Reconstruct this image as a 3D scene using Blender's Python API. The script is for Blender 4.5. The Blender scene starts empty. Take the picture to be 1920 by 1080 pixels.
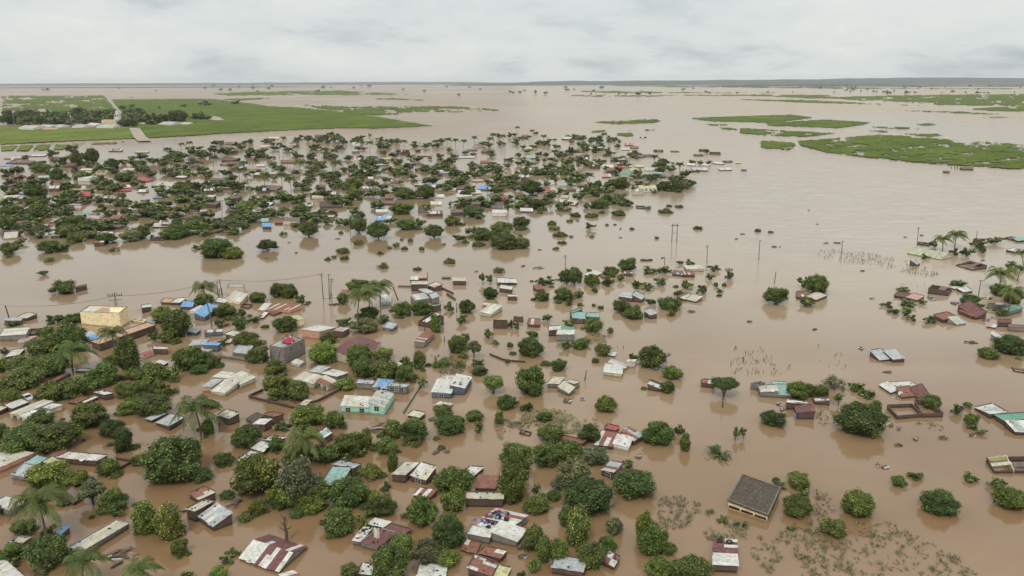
import bpy, bmesh, math, random
import numpy as np
from mathutils import Vector, Matrix

# ---------------------------------------------------------------- camera, sky, sun, exposure
SC = bpy.context.scene
COL = SC.collection
FPX = 1507.0                      # focal length in pixels of the 1920 px wide photograph
CAMH = 75.0
PITCH = math.atan((540 - 152) / FPX)
ROLL = 0.0040
fwd = Vector((0, math.cos(PITCH), -math.sin(PITCH)))
rgt = Vector((math.cos(ROLL), 0, -math.sin(ROLL)))
rgt = (rgt - fwd * rgt.dot(fwd)).normalized()
upv = rgt.cross(fwd)
cam_d = bpy.data.cameras.new('camera')
cam_d.sensor_width = 36.0
cam_d.lens = FPX / 1920 * 36.0
cam_d.clip_end = 200000
cam_d.clip_start = 0.5
cam = bpy.data.objects.new('camera', cam_d)
COL.objects.link(cam)
cam.matrix_world = Matrix(((rgt.x, upv.x, -fwd.x, 0), (rgt.y, upv.y, -fwd.y, 0), (rgt.z, upv.z, -fwd.z, CAMH), (0, 0, 0, 1)))
SC.camera = cam
SC.view_settings.view_transform = 'Standard'
SC.view_settings.look = 'None'
SC.view_settings.gamma = 1
SC.view_settings.exposure = 0.0
SC.render.engine = 'CYCLES'
SC.cycles.use_denoising = True
SC.cycles.max_bounces = 5
SC.cycles.diffuse_bounces = 2
SC.cycles.glossy_bounces = 3
SC.cycles.volume_bounces = 1
SC.cycles.transparent_max_bounces = 4

SUN_EL, SUN_AZ = math.radians(52), math.radians(200)   # azimuth clockwise from +Y
W = bpy.data.worlds.new("World")
SC.world = W
W.use_nodes = True
nt = W.node_tree
nt.nodes.clear()
N = nt.nodes.new
L = nt.links.new
out = N('ShaderNodeOutputWorld')
sky = N('ShaderNodeTexSky')
sky.sky_type = 'NISHITA'
sky.sun_disc = False
sky.sun_elevation = SUN_EL
sky.sun_rotation = SUN_AZ
bg1 = N('ShaderNodeBackground')
bg1.inputs[1].default_value = 0.10
L(sky.outputs[0], bg1.inputs[0])
tc = N('ShaderNodeTexCoord')
sep = N('ShaderNodeSeparateXYZ')
L(tc.outputs['Generated'], sep.inputs[0])
def wm(op, a, b=None, c=None):
    n = N('ShaderNodeMath'); n.operation = op
    for i, v in enumerate((a, b, c)):
        if v is None: continue
        if isinstance(v, (int, float)): n.inputs[i].default_value = v
        else: L(v, n.inputs[i])
    return n.outputs[0]
zc = wm('ADD', wm('MAXIMUM', sep.outputs[2], 0.0), 0.30)
comb = N('ShaderNodeCombineXYZ')
L(wm('DIVIDE', sep.outputs[0], zc), comb.inputs[0])
L(wm('DIVIDE', sep.outputs[1], zc), comb.inputs[1])
n1 = N('ShaderNodeTexNoise'); n1.inputs['Scale'].default_value = 1.3; n1.inputs['Detail'].default_value = 8; n1.inputs['Roughness'].default_value = 0.55
n1.inputs['Distortion'].default_value = 0.6
L(comb.outputs[0], n1.inputs['Vector'])
n2 = N('ShaderNodeTexNoise'); n2.inputs['Scale'].default_value = 4.5; n2.inputs['Detail'].default_value = 8
n2.inputs['Roughness'].default_value = 0.6
L(comb.outputs[0], n2.inputs['Vector'])
mixf = wm('ADD', wm('MULTIPLY', n1.outputs[0], 0.68), wm('MULTIPLY', n2.outputs[0], 0.32))
cr = N('ShaderNodeValToRGB')
cr.color_ramp.elements[0].position = 0.34; cr.color_ramp.elements[0].color = (0.44, 0.485, 0.52, 1)
cr.color_ramp.elements[1].position = 0.66; cr.color_ramp.elements[1].color = (0.82, 0.83, 0.80, 1)
e = cr.color_ramp.elements.new(0.48); e.color = (0.69, 0.735, 0.73, 1)
L(mixf, cr.inputs[0])
# overcast: the zenith is brighter than the horizon
zb = wm('ADD', 1.0, wm('MULTIPLY', wm('MAXIMUM', wm('SUBTRACT', sep.outputs[2], 0.2), 0.0), 0.75))
vm = N('ShaderNodeVectorMath'); vm.operation = 'SCALE'
L(cr.outputs[0], vm.inputs[0]); L(zb, vm.inputs['Scale'])
bg2 = N('ShaderNodeBackground'); bg2.inputs[1].default_value = 1.0
L(vm.outputs[0], bg2.inputs[0])
mx = N('ShaderNodeMixShader'); mx.inputs[0].default_value = 0.93
L(bg1.outputs[0], mx.inputs[1]); L(bg2.outputs[0], mx.inputs[2]); L(mx.outputs[0], out.inputs[0])

sd = bpy.data.lights.new('sun', 'SUN')
sd.energy = 1.5
sd.angle = math.radians(12)
sd.color = (1.0, 0.95, 0.87)
so = bpy.data.objects.new('sun', sd)
COL.objects.link(so)
sdir = Vector((math.sin(SUN_AZ) * math.cos(SUN_EL), math.cos(SUN_AZ) * math.cos(SUN_EL), math.sin(SUN_EL)))
so.rotation_euler = sdir.to_track_quat('Z', 'Y').to_euler()

# ---------------------------------------------------------------- projection helpers
def ray(px, py):
    return fwd + rgt * ((px - 960) / FPX) + upv * ((540 - py) / FPX)
def onz(px, py, z=0.0):
    r = ray(px, py)
    t = (z - CAMH) / min(r.z, -1e-4)
    return Vector((r.x * t, r.y * t, z))
def ony(px, py, Y):
    r = ray(px, py)
    t = Y / r.y
    return Vector((r.x * t, Y, CAMH + r.z * t))
def scale_at(p):
    return FPX / (Vector((p[0], p[1], p[2] - CAMH)).dot(fwd))      # photo px per metre
def project(p):
    v = Vector((p[0], p[1], p[2] - CAMH)); d = v.dot(fwd)
    return 960 + FPX * v.dot(rgt) / d, 540 - FPX * v.dot(upv) / d

R = random.Random(7)

# ---------------------------------------------------------------- materials
def newmat(name):
    m = bpy.data.materials.new(name); m.use_nodes = True
    t = m.node_tree
    b = t.nodes['Principled BSDF']
    return m, t, b
def nd(t, typ, **kw):
    n = t.nodes.new(typ)
    for k, v in kw.items():
        if k in ('Scale', 'Detail', 'Roughness', 'Distortion', 'Strength', 'Distance'): n.inputs[k].default_value = v
        else: setattr(n, k, v)
    return n
def ramp(t, inp, stops):
    r = t.nodes.new('ShaderNodeValToRGB')
    el = r.color_ramp.elements
    el[0].position, el[0].color = stops[0][0], (*stops[0][1], 1)
    el[1].position, el[1].color = stops[-1][0], (*stops[-1][1], 1)
    for p, c in stops[1:-1]:
        x = el.new(p); x.color = (*c, 1)
    t.links.new(inp, r.inputs[0])
    return r
def mixc(t, fac, a, b, mode='MIX'):
    n = t.nodes.new('ShaderNodeMix'); n.data_type = 'RGBA'; n.blend_type = mode
    for i, v in ((0, fac), (6, a), (7, b)):
        if isinstance(v, (int, float)): n.inputs[i].default_value = v
        elif isinstance(v, tuple): n.inputs[i].default_value = (*v, 1)
        else: t.links.new(v, n.inputs[i])
    return n.outputs[2]

def mat_plain(name, col, rough=0.8, metal=0.0, nscale=2.0, var=0.25):
    m, t, b = newmat(name)
    tcn = nd(t, 'ShaderNodeTexCoord')
    n = nd(t, 'ShaderNodeTexNoise', Scale=nscale, Detail=5)
    t.links.new(tcn.outputs['Object'], n.inputs['Vector'])
    r = ramp(t, n.outputs[0], [(0.3, tuple(c * (1 - var) for c in col)), (0.7, tuple(min(1, c * (1 + var)) for c in col))])
    t.links.new(r.outputs[0], b.inputs['Base Color'])
    b.inputs['Roughness'].default_value = rough
    b.inputs['Metallic'].default_value = metal
    return m

def mat_attr(name, rough, grime, gscale, rust=None):
    """colour from the mesh attribute Col, broken up by grime and patches of rust"""
    m, t, b = newmat(name)
    a = nd(t, 'ShaderNodeAttribute', attribute_name='Col')
    tcn = nd(t, 'ShaderNodeTexCoord')
    g = nd(t, 'ShaderNodeNewGeometry')
    n = nd(t, 'ShaderNodeTexNoise', Scale=gscale, Detail=6, Roughness=0.65)
    t.links.new(g.outputs['Position'], n.inputs['Vector'])
    r = ramp(t, n.outputs[0], [(0.32, (1 - grime,) * 3), (0.52, (1, 1, 1)), (0.75, (1 + grime * .25,) * 3)])
    c = mixc(t, 1.0, a.outputs['Color'], r.outputs[0], 'MULTIPLY')
    if rust:
        n2 = nd(t, 'ShaderNodeTexNoise', Scale=1.1, Detail=7, Roughness=0.7)
        mp = nd(t, 'ShaderNodeMapping')
        mp.inputs['Location'].default_value = (31, 7, 3)
        t.links.new(g.outputs['Position'], mp.inputs[0]); t.links.new(mp.outputs[0], n2.inputs['Vector'])
        r2 = ramp(t, n2.outputs[0], [(0.56, (0, 0, 0)), (0.66, (0.8,) * 3)])
        c = mixc(t, r2.outputs[0], c, rust)
        mp3 = nd(t, 'ShaderNodeMapping'); mp3.inputs['Location'].default_value = (-17, 5, 9)
        n3 = nd(t, 'ShaderNodeTexNoise', Scale=2.6, Detail=6, Roughness=0.75)
        t.links.new(g.outputs['Position'], mp3.inputs[0]); t.links.new(mp3.outputs[0], n3.inputs['Vector'])
        r3 = ramp(t, n3.outputs[0], [(0.57, (0, 0, 0)), (0.66, (0.55,) * 3)])
        c = mixc(t, r3.outputs[0], c, (0.50, 0.47, 0.42))
    if name == 'masonry':      # stain left by the flood just above the water
        sz = nd(t, 'ShaderNodeSeparateXYZ'); t.links.new(g.outputs['Position'], sz.inputs[0])
        nz_ = nd(t, 'ShaderNodeTexNoise', Scale=0.8, Detail=3); t.links.new(g.outputs['Position'], nz_.inputs['Vector'])
        az = nd(t, 'ShaderNodeMath', operation='MULTIPLY_ADD'); az.inputs[1].default_value = -0.5; t.links.new(nz_.outputs[0], az.inputs[0]); t.links.new(sz.outputs[2], az.inputs[2])
        rz = ramp(t, az.outputs[0], [(0.0, (0.50, 0.44, 0.38)), (0.22, (1, 1, 1))])
        c = mixc(t, 1.0, c, rz.outputs[0], 'MULTIPLY')
    t.links.new(c, b.inputs['Base Color'])
    b.inputs['Roughness'].default_value = rough
    return m

M = {}
M['roof'] = mat_attr('corrugated_sheet', 0.7, 0.38, 1.6, (0.17, 0.075, 0.045))
M['wall'] = mat_attr('masonry', 0.9, 0.32, 0.9)
M['cloth'] = mat_attr('fabric', 0.9, 0.2, 2.0)
M['dark'] = mat_plain('dark_opening', (0.012, 0.011, 0.010), 0.9)
M['glass'] = mat_plain('window_glass', (0.03, 0.03, 0.032), 0.15)
M['frame'] = mat_plain('painted_frame', (0.55, 0.55, 0.52), 0.6)
M['wood'] = mat_plain('weathered_wood', (0.13, 0.09, 0.06), 0.85)
M['pole'] = mat_plain('pole_timber', (0.07, 0.055, 0.045), 0.85)
M['steel'] = mat_plain('galvanised_steel', (0.3, 0.3, 0.3), 0.5)
M['bark'] = mat_plain('bark', (0.085, 0.065, 0.05), 0.95, nscale=4)
M['palmbark'] = mat_plain('palm_bark', (0.17, 0.14, 0.11), 0.95, nscale=4)
M['rubber'] = mat_plain('rubber', (0.012, 0.012, 0.012), 0.7)
M['stone'] = mat_plain('dark_stone', (0.035, 0.032, 0.028), 0.9)
M['dish'] = mat_plain('dish_paint', (0.7, 0.7, 0.68), 0.4)
M['paintwhite'] = mat_plain('car_paint', (0.7, 0.7, 0.7), 0.3)
M['skin'] = mat_plain('skin', (0.10, 0.055, 0.035), 0.6)
M['trousers'] = mat_plain('trousers', (0.03, 0.035, 0.06), 0.9)
m, t, b = newmat('shirt')
oi = nd(t, 'ShaderNodeObjectInfo'); t.links.new(oi.outputs['Color'], b.inputs['Base Color']); b.inputs['Roughness'].default_value = 0.9
M['shirt'] = m

# foliage: tint from the object, light and dark leaves from the mesh attribute tone
def mat_leaf(name, lo, hi, rough):
    m, t, b = newmat(name)
    oi = nd(t, 'ShaderNodeObjectInfo')
    a = nd(t, 'ShaderNodeAttribute', attribute_name='tone')
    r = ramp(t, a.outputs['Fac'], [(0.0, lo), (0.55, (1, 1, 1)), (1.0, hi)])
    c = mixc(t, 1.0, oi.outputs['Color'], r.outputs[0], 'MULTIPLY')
    mr = t.nodes.new('ShaderNodeMapRange'); mr.inputs[3].default_value = 0.78; mr.inputs[4].default_value = 1.2
    t.links.new(oi.outputs['Random'], mr.inputs[0])
    cm = nd(t, 'ShaderNodeCombineColor')
    for i in range(3): t.links.new(mr.outputs[0], cm.inputs[i])
    c = mixc(t, 1.0, c, cm.outputs[0], 'MULTIPLY')
    t.links.new(c, b.inputs['Base Color'])
    b.inputs['Roughness'].default_value = rough
    b.inputs['Specular IOR Level'].default_value = 0.18
    return m
M['leaf'] = mat_leaf('foliage', (0.36, 0.38, 0.36), (2.1, 2.0, 1.6), 0.6)
M['frond'] = mat_leaf('palm_frond', (0.45, 0.5, 0.5), (2.1, 1.7, 0.9), 0.45)
M['stalk'] = mat_leaf('maize_leaf', (0.65, 0.6, 0.55), (1.9, 1.6, 1.5), 0.7)

# muddy water: brown body colour, clear surface, ripples and long faint current streaks
m, t, b = newmat('muddy_water')
g = nd(t, 'ShaderNodeNewGeometry')
mp = nd(t, 'ShaderNodeMapping'); mp.inputs['Scale'].default_value = (0.004, 0.011, 1)
mp.inputs['Rotation'].default_value = (0, 0, 0.25)
t.links.new(g.outputs['Position'], mp.inputs[0])
n1 = nd(t, 'ShaderNodeTexNoise', Scale=1.0, Detail=7, Roughness=0.6, Distortion=0.8)
t.links.new(mp.outputs[0], n1.inputs['Vector'])
r = ramp(t, n1.outputs[0], [(0.32, (0.205, 0.118, 0.058)), (0.5, (0.242, 0.146, 0.074)), (0.66, (0.320, 0.212, 0.126))])
mpb = nd(t, 'ShaderNodeMapping'); mpb.inputs['Scale'].default_value = (0.05, 0.19, 1); mpb.inputs['Rotation'].default_value = (0, 0, 0.3)
t.links.new(g.outputs['Position'], mpb.inputs[0])
n1b = nd(t, 'ShaderNodeTexNoise', Scale=1.0, Detail=5, Roughness=0.7, Distortion=1.5)
t.links.new(mpb.outputs[0], n1b.inputs['Vector'])
# foam flecks live where the current runs (towards the right and far side)
sx = nd(t, 'ShaderNodeSeparateXYZ'); t.links.new(g.outputs['Position'], sx.inputs[0])
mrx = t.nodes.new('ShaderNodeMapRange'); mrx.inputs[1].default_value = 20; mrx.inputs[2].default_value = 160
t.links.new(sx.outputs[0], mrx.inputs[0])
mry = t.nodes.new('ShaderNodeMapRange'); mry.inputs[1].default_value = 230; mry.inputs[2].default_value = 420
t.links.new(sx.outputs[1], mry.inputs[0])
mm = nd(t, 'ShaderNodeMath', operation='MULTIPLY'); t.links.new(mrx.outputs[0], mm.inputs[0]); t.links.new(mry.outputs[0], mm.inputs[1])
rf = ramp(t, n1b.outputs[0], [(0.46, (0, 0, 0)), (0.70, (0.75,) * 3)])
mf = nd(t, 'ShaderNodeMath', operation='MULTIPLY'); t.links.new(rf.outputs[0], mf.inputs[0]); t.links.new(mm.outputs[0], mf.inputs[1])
# body colour paler farther out and rightward: current's silt plus painted sky sheen
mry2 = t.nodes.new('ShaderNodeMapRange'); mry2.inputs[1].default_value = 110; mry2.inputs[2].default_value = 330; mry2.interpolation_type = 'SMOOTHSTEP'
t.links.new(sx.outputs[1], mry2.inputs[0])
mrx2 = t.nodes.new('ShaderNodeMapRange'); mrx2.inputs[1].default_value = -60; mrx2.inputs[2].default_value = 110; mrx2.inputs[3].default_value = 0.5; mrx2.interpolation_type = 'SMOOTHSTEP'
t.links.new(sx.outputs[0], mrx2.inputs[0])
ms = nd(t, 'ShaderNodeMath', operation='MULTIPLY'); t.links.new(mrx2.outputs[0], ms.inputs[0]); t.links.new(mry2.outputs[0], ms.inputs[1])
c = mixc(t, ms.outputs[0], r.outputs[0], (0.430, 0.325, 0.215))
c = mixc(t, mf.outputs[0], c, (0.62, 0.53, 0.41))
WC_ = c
mp2 = nd(t, 'ShaderNodeMapping'); mp2.inputs['Scale'].default_value = (0.35, 0.8, 1)
t.links.new(g.outputs['Position'], mp2.inputs[0])
n2 = nd(t, 'ShaderNodeTexNoise', Scale=1.0, Detail=4, Roughness=0.6, Distortion=0.4)
t.links.new(mp2.outputs[0], n2.inputs['Vector'])
mfar = t.nodes.new('ShaderNodeMapRange'); mfar.inputs[1].default_value = 700; mfar.inputs[2].default_value = 1300
t.links.new(sx.outputs[1], mfar.inputs[0])
mpf = nd(t, 'ShaderNodeMapping'); mpf.inputs['Scale'].default_value = (0.0012, 0.0009, 1); mpf.inputs['Location'].default_value = (0.3, 0.2, 0)
t.links.new(g.outputs['Position'], mpf.inputs[0])
nf_ = nd(t, 'ShaderNodeTexNoise', Scale=1.0, Detail=5, Roughness=0.6, Distortion=0.5)
t.links.new(mpf.outputs[0], nf_.inputs['Vector'])
rfar = ramp(t, nf_.outputs[0], [(0.38, (0.25,) * 3), (0.56, (1.6,) * 3)])
mfm = nd(t, 'ShaderNodeMath', operation='MULTIPLY'); t.links.new(mfar.outputs[0], mfm.inputs[0]); t.links.new(rfar.outputs[0], mfm.inputs[1])
mmx = nd(t, 'ShaderNodeMath', operation='MAXIMUM'); t.links.new(mm.outputs[0], mmx.inputs[0]); t.links.new(mfm.outputs[0], mmx.inputs[1])
mst = nd(t, 'ShaderNodeMath', operation='MULTIPLY_ADD'); mst.inputs[1].default_value = 0.35; mst.inputs[2].default_value = 0.05
t.links.new(mmx.outputs[0], mst.inputs[0])
bp = nd(t, 'ShaderNodeBump', Distance=0.35)
t.links.new(mst.outputs[0], bp.inputs['Strength'])
t.links.new(n2.outputs[0], bp.inputs['Height'])
# silt-laden body (diffuse) under a Fresnel sheen; wave slopes keep the grazing sheen below a mirror's, less so where the wind ruffles it
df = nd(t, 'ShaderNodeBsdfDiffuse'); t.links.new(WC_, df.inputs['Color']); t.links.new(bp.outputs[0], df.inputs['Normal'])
gl = nd(t, 'ShaderNodeBsdfGlossy'); gl.inputs['Roughness'].default_value = 0.07; t.links.new(bp.outputs[0], gl.inputs['Normal'])
fr = nd(t, 'ShaderNodeFresnel'); fr.inputs['IOR'].default_value = 1.45
fc = nd(t, 'ShaderNodeMath', operation='MULTIPLY'); fc.inputs[1].default_value = 1.3; t.links.new(fr.outputs[0], fc.inputs[0])
cap = t.nodes.new('ShaderNodeMapRange'); cap.inputs[1].default_value = 0.38; cap.inputs[2].default_value = 0.60; cap.inputs[3].default_value = 0.60; cap.inputs[4].default_value = 0.30
t.links.new(nf_.outputs[0], cap.inputs[0])
cmx = t.nodes.new('ShaderNodeMix'); cmx.data_type = 'FLOAT'; cmx.inputs[2].default_value = 0.56
mw = nd(t, 'ShaderNodeMath', operation='MAXIMUM'); mr_ = nd(t, 'ShaderNodeMath', operation='MULTIPLY'); mr_.inputs[1].default_value = 0.5
t.links.new(ms.outputs[0], mr_.inputs[0]); t.links.new(mfar.outputs[0], mw.inputs[0]); t.links.new(mr_.outputs[0], mw.inputs[1])
t.links.new(mw.outputs[0], cmx.inputs[0]); t.links.new(cap.outputs[0], cmx.inputs[3])
fm = nd(t, 'ShaderNodeMath', operation='MINIMUM'); t.links.new(fc.outputs[0], fm.inputs[0]); t.links.new(cmx.outputs[0], fm.inputs[1])
ms_ = nd(t, 'ShaderNodeMixShader'); t.links.new(fm.outputs[0], ms_.inputs[0]); t.links.new(df.outputs[0], ms_.inputs[1]); t.links.new(gl.outputs[0], ms_.inputs[2])
t.links.new(ms_.outputs[0], t.nodes['Material Output'].inputs['Surface']); t.nodes.remove(b)
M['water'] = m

def mat_field(name, lo, mid, hi):
    m, t, b = newmat(name)
    g = nd(t, 'ShaderNodeNewGeometry')
    mp = nd(t, 'ShaderNodeMapping'); mp.inputs['Scale'].default_value = (0.02, 0.008, 1)
    t.links.new(g.outputs['Position'], mp.inputs[0])
    n = nd(t, 'ShaderNodeTexNoise', Scale=1.0, Detail=9, Roughness=0.62)
    t.links.new(mp.outputs[0], n.inputs['Vector'])
    r = ramp(t, n.outputs[0], [(0.33, lo), (0.5, mid), (0.68, hi)])
    n3 = nd(t, 'ShaderNodeTexNoise', Scale=0.15, Detail=5, Roughness=0.7)
    t.links.new(g.outputs['Position'], n3.inputs['Vector'])
    r3 = ramp(t, n3.outputs[0], [(0.35, (0.72,) * 3), (0.6, (1.1,) * 3)])
    c = mixc(t, 1.0, r.outputs[0], r3.outputs[0], 'MULTIPLY')
    t.links.new(c, b.inputs['Base Color'])
    b.inputs['Roughness'].default_value = 1.0
    b.inputs['Specular IOR Level'].default_value = 0.1
    return m
def rows_on(m):
    t = m.node_tree; b = t.nodes['Principled BSDF']; src = b.inputs['Base Color'].links[0].from_socket
    g = nd(t, 'ShaderNodeNewGeometry'); wv = nd(t, 'ShaderNodeTexWave', Scale=0.022, Distortion=2.0, Detail=3)
    t.links.new(g.outputs['Position'], wv.inputs['Vector'])
    r_ = ramp(t, wv.outputs['Fac'], [(0.0, (0.62, 0.68, 0.62)), (0.18, (1, 1, 1))])
    t.links.new(mixc(t, 1.0, src, r_.outputs[0], 'MULTIPLY'), b.inputs['Base Color'])
M['field'] = mat_field('crop_green', (0.074, 0.106, 0.016), (0.100, 0.138, 0.020), (0.130, 0.170, 0.028))
M['fieldlime'] = mat_field('crop_lime', (0.115, 0.145, 0.028), (0.150, 0.185, 0.036), (0.20, 0.23, 0.055))
rows_on(M['fieldlime'])
M['road'] = mat_plain('pale_road', (0.36, 0.30, 0.24), 0.95, nscale=0.05)
M['ridge'] = mat_plain('wooded_ridge', (0.012, 0.024, 0.018), 1.0, nscale=0.002)

# ---------------------------------------------------------------- mesh helpers
def link(o, parent=None):
    COL.objects.link(o)
    if parent is not None: o.parent = parent
    return o
class MB:
    def __init__(s): s.v = []; s.f = []; s.m = []; s.c = []; s.t = []
    def add(s, vs, fs, col=(1, 1, 1), mi=0, tone=0.5):
        k = len(s.v)
        s.v += [tuple(v) for v in vs]
        s.f += [tuple(i + k for i in f) for f in fs]
        s.m += [mi] * len(fs)
        s.c += [col] * len(vs)
        s.t += [tone] * len(vs)
    def prism(s, bot, top, col=(1, 1, 1), mi=0):
        n = len(bot)
        fs = [tuple(range(n - 1, -1, -1)), tuple(range(n, 2 * n))]
        fs += [(i, (i + 1) % n, n + (i + 1) % n, n + i) for i in range(n)]
        s.add(list(bot) + list(top), fs, col, mi)
    def box(s, c, ex, ey, ez, col=(1, 1, 1), mi=0):
        """c centre, ex/ey/ez half-axis vectors"""
        c, ex, ey, ez = Vector(c), Vector(ex), Vector(ey), Vector(ez)
        b = [c - ex - ey - ez, c + ex - ey - ez, c + ex + ey - ez, c - ex + ey - ez]
        s.prism(b, [p + 2 * ez for p in b], col, mi)
    def tube(s, pts, rad, n=6, col=(1, 1, 1), mi=0):
        rings = []
        for i, p in enumerate(pts):
            p = Vector(p)
            a = Vector(pts[max(0, i - 1)]); b = Vector(pts[min(len(pts) - 1, i + 1)])
            d = (b - a).normalized()
            u = d.orthogonal().normalized(); w = d.cross(u)
            r = rad[i] if isinstance(rad, (list, tuple)) else rad
            rings.append([p + (u * math.cos(2 * math.pi * k / n) + w * math.sin(2 * math.pi * k / n)) * r for k in range(n)])
        vs = [v for q in rings for v in q]
        fs = [tuple(range(n - 1, -1, -1)), tuple((len(pts) - 1) * n + k for k in range(n))]
        for i in range(len(pts) - 1):
            for k in range(n):
                fs.append((i * n + k, i * n + (k + 1) % n, (i + 1) * n + (k + 1) % n, (i + 1) * n + k))
        s.add(vs, fs, col, mi)
    def mesh(s, name, mats):
        me = bpy.data.meshes.new(name)
        me.from_pydata(s.v, [], s.f)
        for x in mats: me.materials.append(M[x])
        if len(mats) > 1: me.polygons.foreach_set('material_index', s.m)
        a = me.color_attributes.new('Col', 'FLOAT_COLOR', 'POINT')
        arr = np.ones((len(s.v), 4), dtype=np.float32)
        arr[:, :3] = np.array(s.c, dtype=np.float32).reshape(-1, 3)
        a.data.foreach_set('color', arr.ravel())
        ta = me.attributes.new('tone', 'FLOAT', 'POINT')
        ta.data.foreach_set('value', np.array(s.t, dtype=np.float32))
        me.update()
        return me
    def obj(s, name, mats, parent=None, origin=None):
        if isinstance(mats, str): mats = [mats]
        if origin is not None:
            o0 = Vector(origin)
            s.v = [(v[0] - o0.x, v[1] - o0.y, v[2] - o0.z) for v in s.v]
        o = bpy.data.objects.new(name, s.mesh(name, mats))
        if origin is not None and parent is None: o.location = origin
        return link(o, parent)
def empty(name, loc):
    o = bpy.data.objects.new(name, None)
    o.empty_display_size = 0.3
    o.location = loc
    return link(o)
THINGS = []      # (object, category, adjectives, px, py, size, hand label)
def tag(o, label=None, cat=None, group=None, kind=None):
    if label: o['label'] = label
    if cat: o['category'] = cat
    if group: o['group'] = group
    if kind: o['kind'] = kind
def note(o, cat, adj, size, group, label=None):
    p = project(o.location)
    o['category'] = cat
    if group: o['group'] = group
    THINGS.append((o, cat, adj, p[0], p[1], size, label))

# ---------------------------------------------------------------- ground, water, far land
def sheet(name, mat, kind, pts, z, zb=None):
    mb = MB()
    P = [Vector((p[0], p[1], z)) for p in pts]
    mb.add(P, [tuple(range(len(P)))])
    o = mb.obj(name, mat)
    tag(o, kind=kind)
    return o
BIG = 48000
w = MB()
xs = [-BIG, -6000, -1500, 0, 1500, 6000, BIG]; ys = [-400, 600, 1800, 6000, 15000, BIG]
w.add([(x, y, 0) for y in ys for x in xs], [(j * 7 + i, j * 7 + i + 1, (j + 1) * 7 + i + 1, (j + 1) * 7 + i) for j in range(5) for i in range(6)])
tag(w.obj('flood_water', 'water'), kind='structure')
g_ = MB(); g_.add([(-BIG, -400, -3.2), (BIG, -400, -3.2), (BIG, BIG, -3.2), (-BIG, BIG, -3.2)], [(0, 1, 2, 3)])
tag(g_.obj('ground', 'road'), kind='structure')

def vnoise(x, y, seed=0):
    """cheap value noise"""
    def h(i, j):
        n = (i * 374761393 + j * 668265263 + seed * 974634777) & 0xffffffff
        n = ((n ^ (n >> 13)) * 1274126177) & 0xffffffff
        return ((n ^ (n >> 16)) & 0xffff) / 65535.0
    i, j = math.floor(x), math.floor(y); u, v = x - i, y - j
    u = u * u * (3 - 2 * u); v = v * v * (3 - 2 * v)
    return (h(i, j) * (1 - u) + h(i + 1, j) * u) * (1 - v) + (h(i, j + 1) * (1 - u) + h(i + 1, j + 1) * u) * v
def fbm(x, y, seed=0, o=3):
    s = 0; a = 0.5; tot = 0
    for k in range(o):
        s += a * vnoise(x, y, seed + k); tot += a; x *= 2.1; y *= 2.1; a *= 0.6
    return s / tot
def inside(poly, x, y):
    c = False; n = len(poly)
    for i in range(n):
        x1, y1 = poly[i]; x2, y2 = poly[i - 1]
        if (y1 > y) != (y2 > y) and x < (x2 - x1) * (y - y1) / (y2 - y1) + x1: c = not c
    return c
def edge_dist(poly, x, y):
    best = 1e9; n = len(poly)
    for i in range(n):
        x1, y1 = poly[i]; x2, y2 = poly[i - 1]
        dx, dy = x2 - x1, y2 - y1; L2 = dx * dx + dy * dy + 1e-9
        u = max(0, min(1, ((x - x1) * dx + (y - y1) * dy) / L2))
        d = math.hypot((x - x1 - u * dx), (y - y1 - u * dy) * 3)
        best = min(best, d)
    return best

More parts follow.
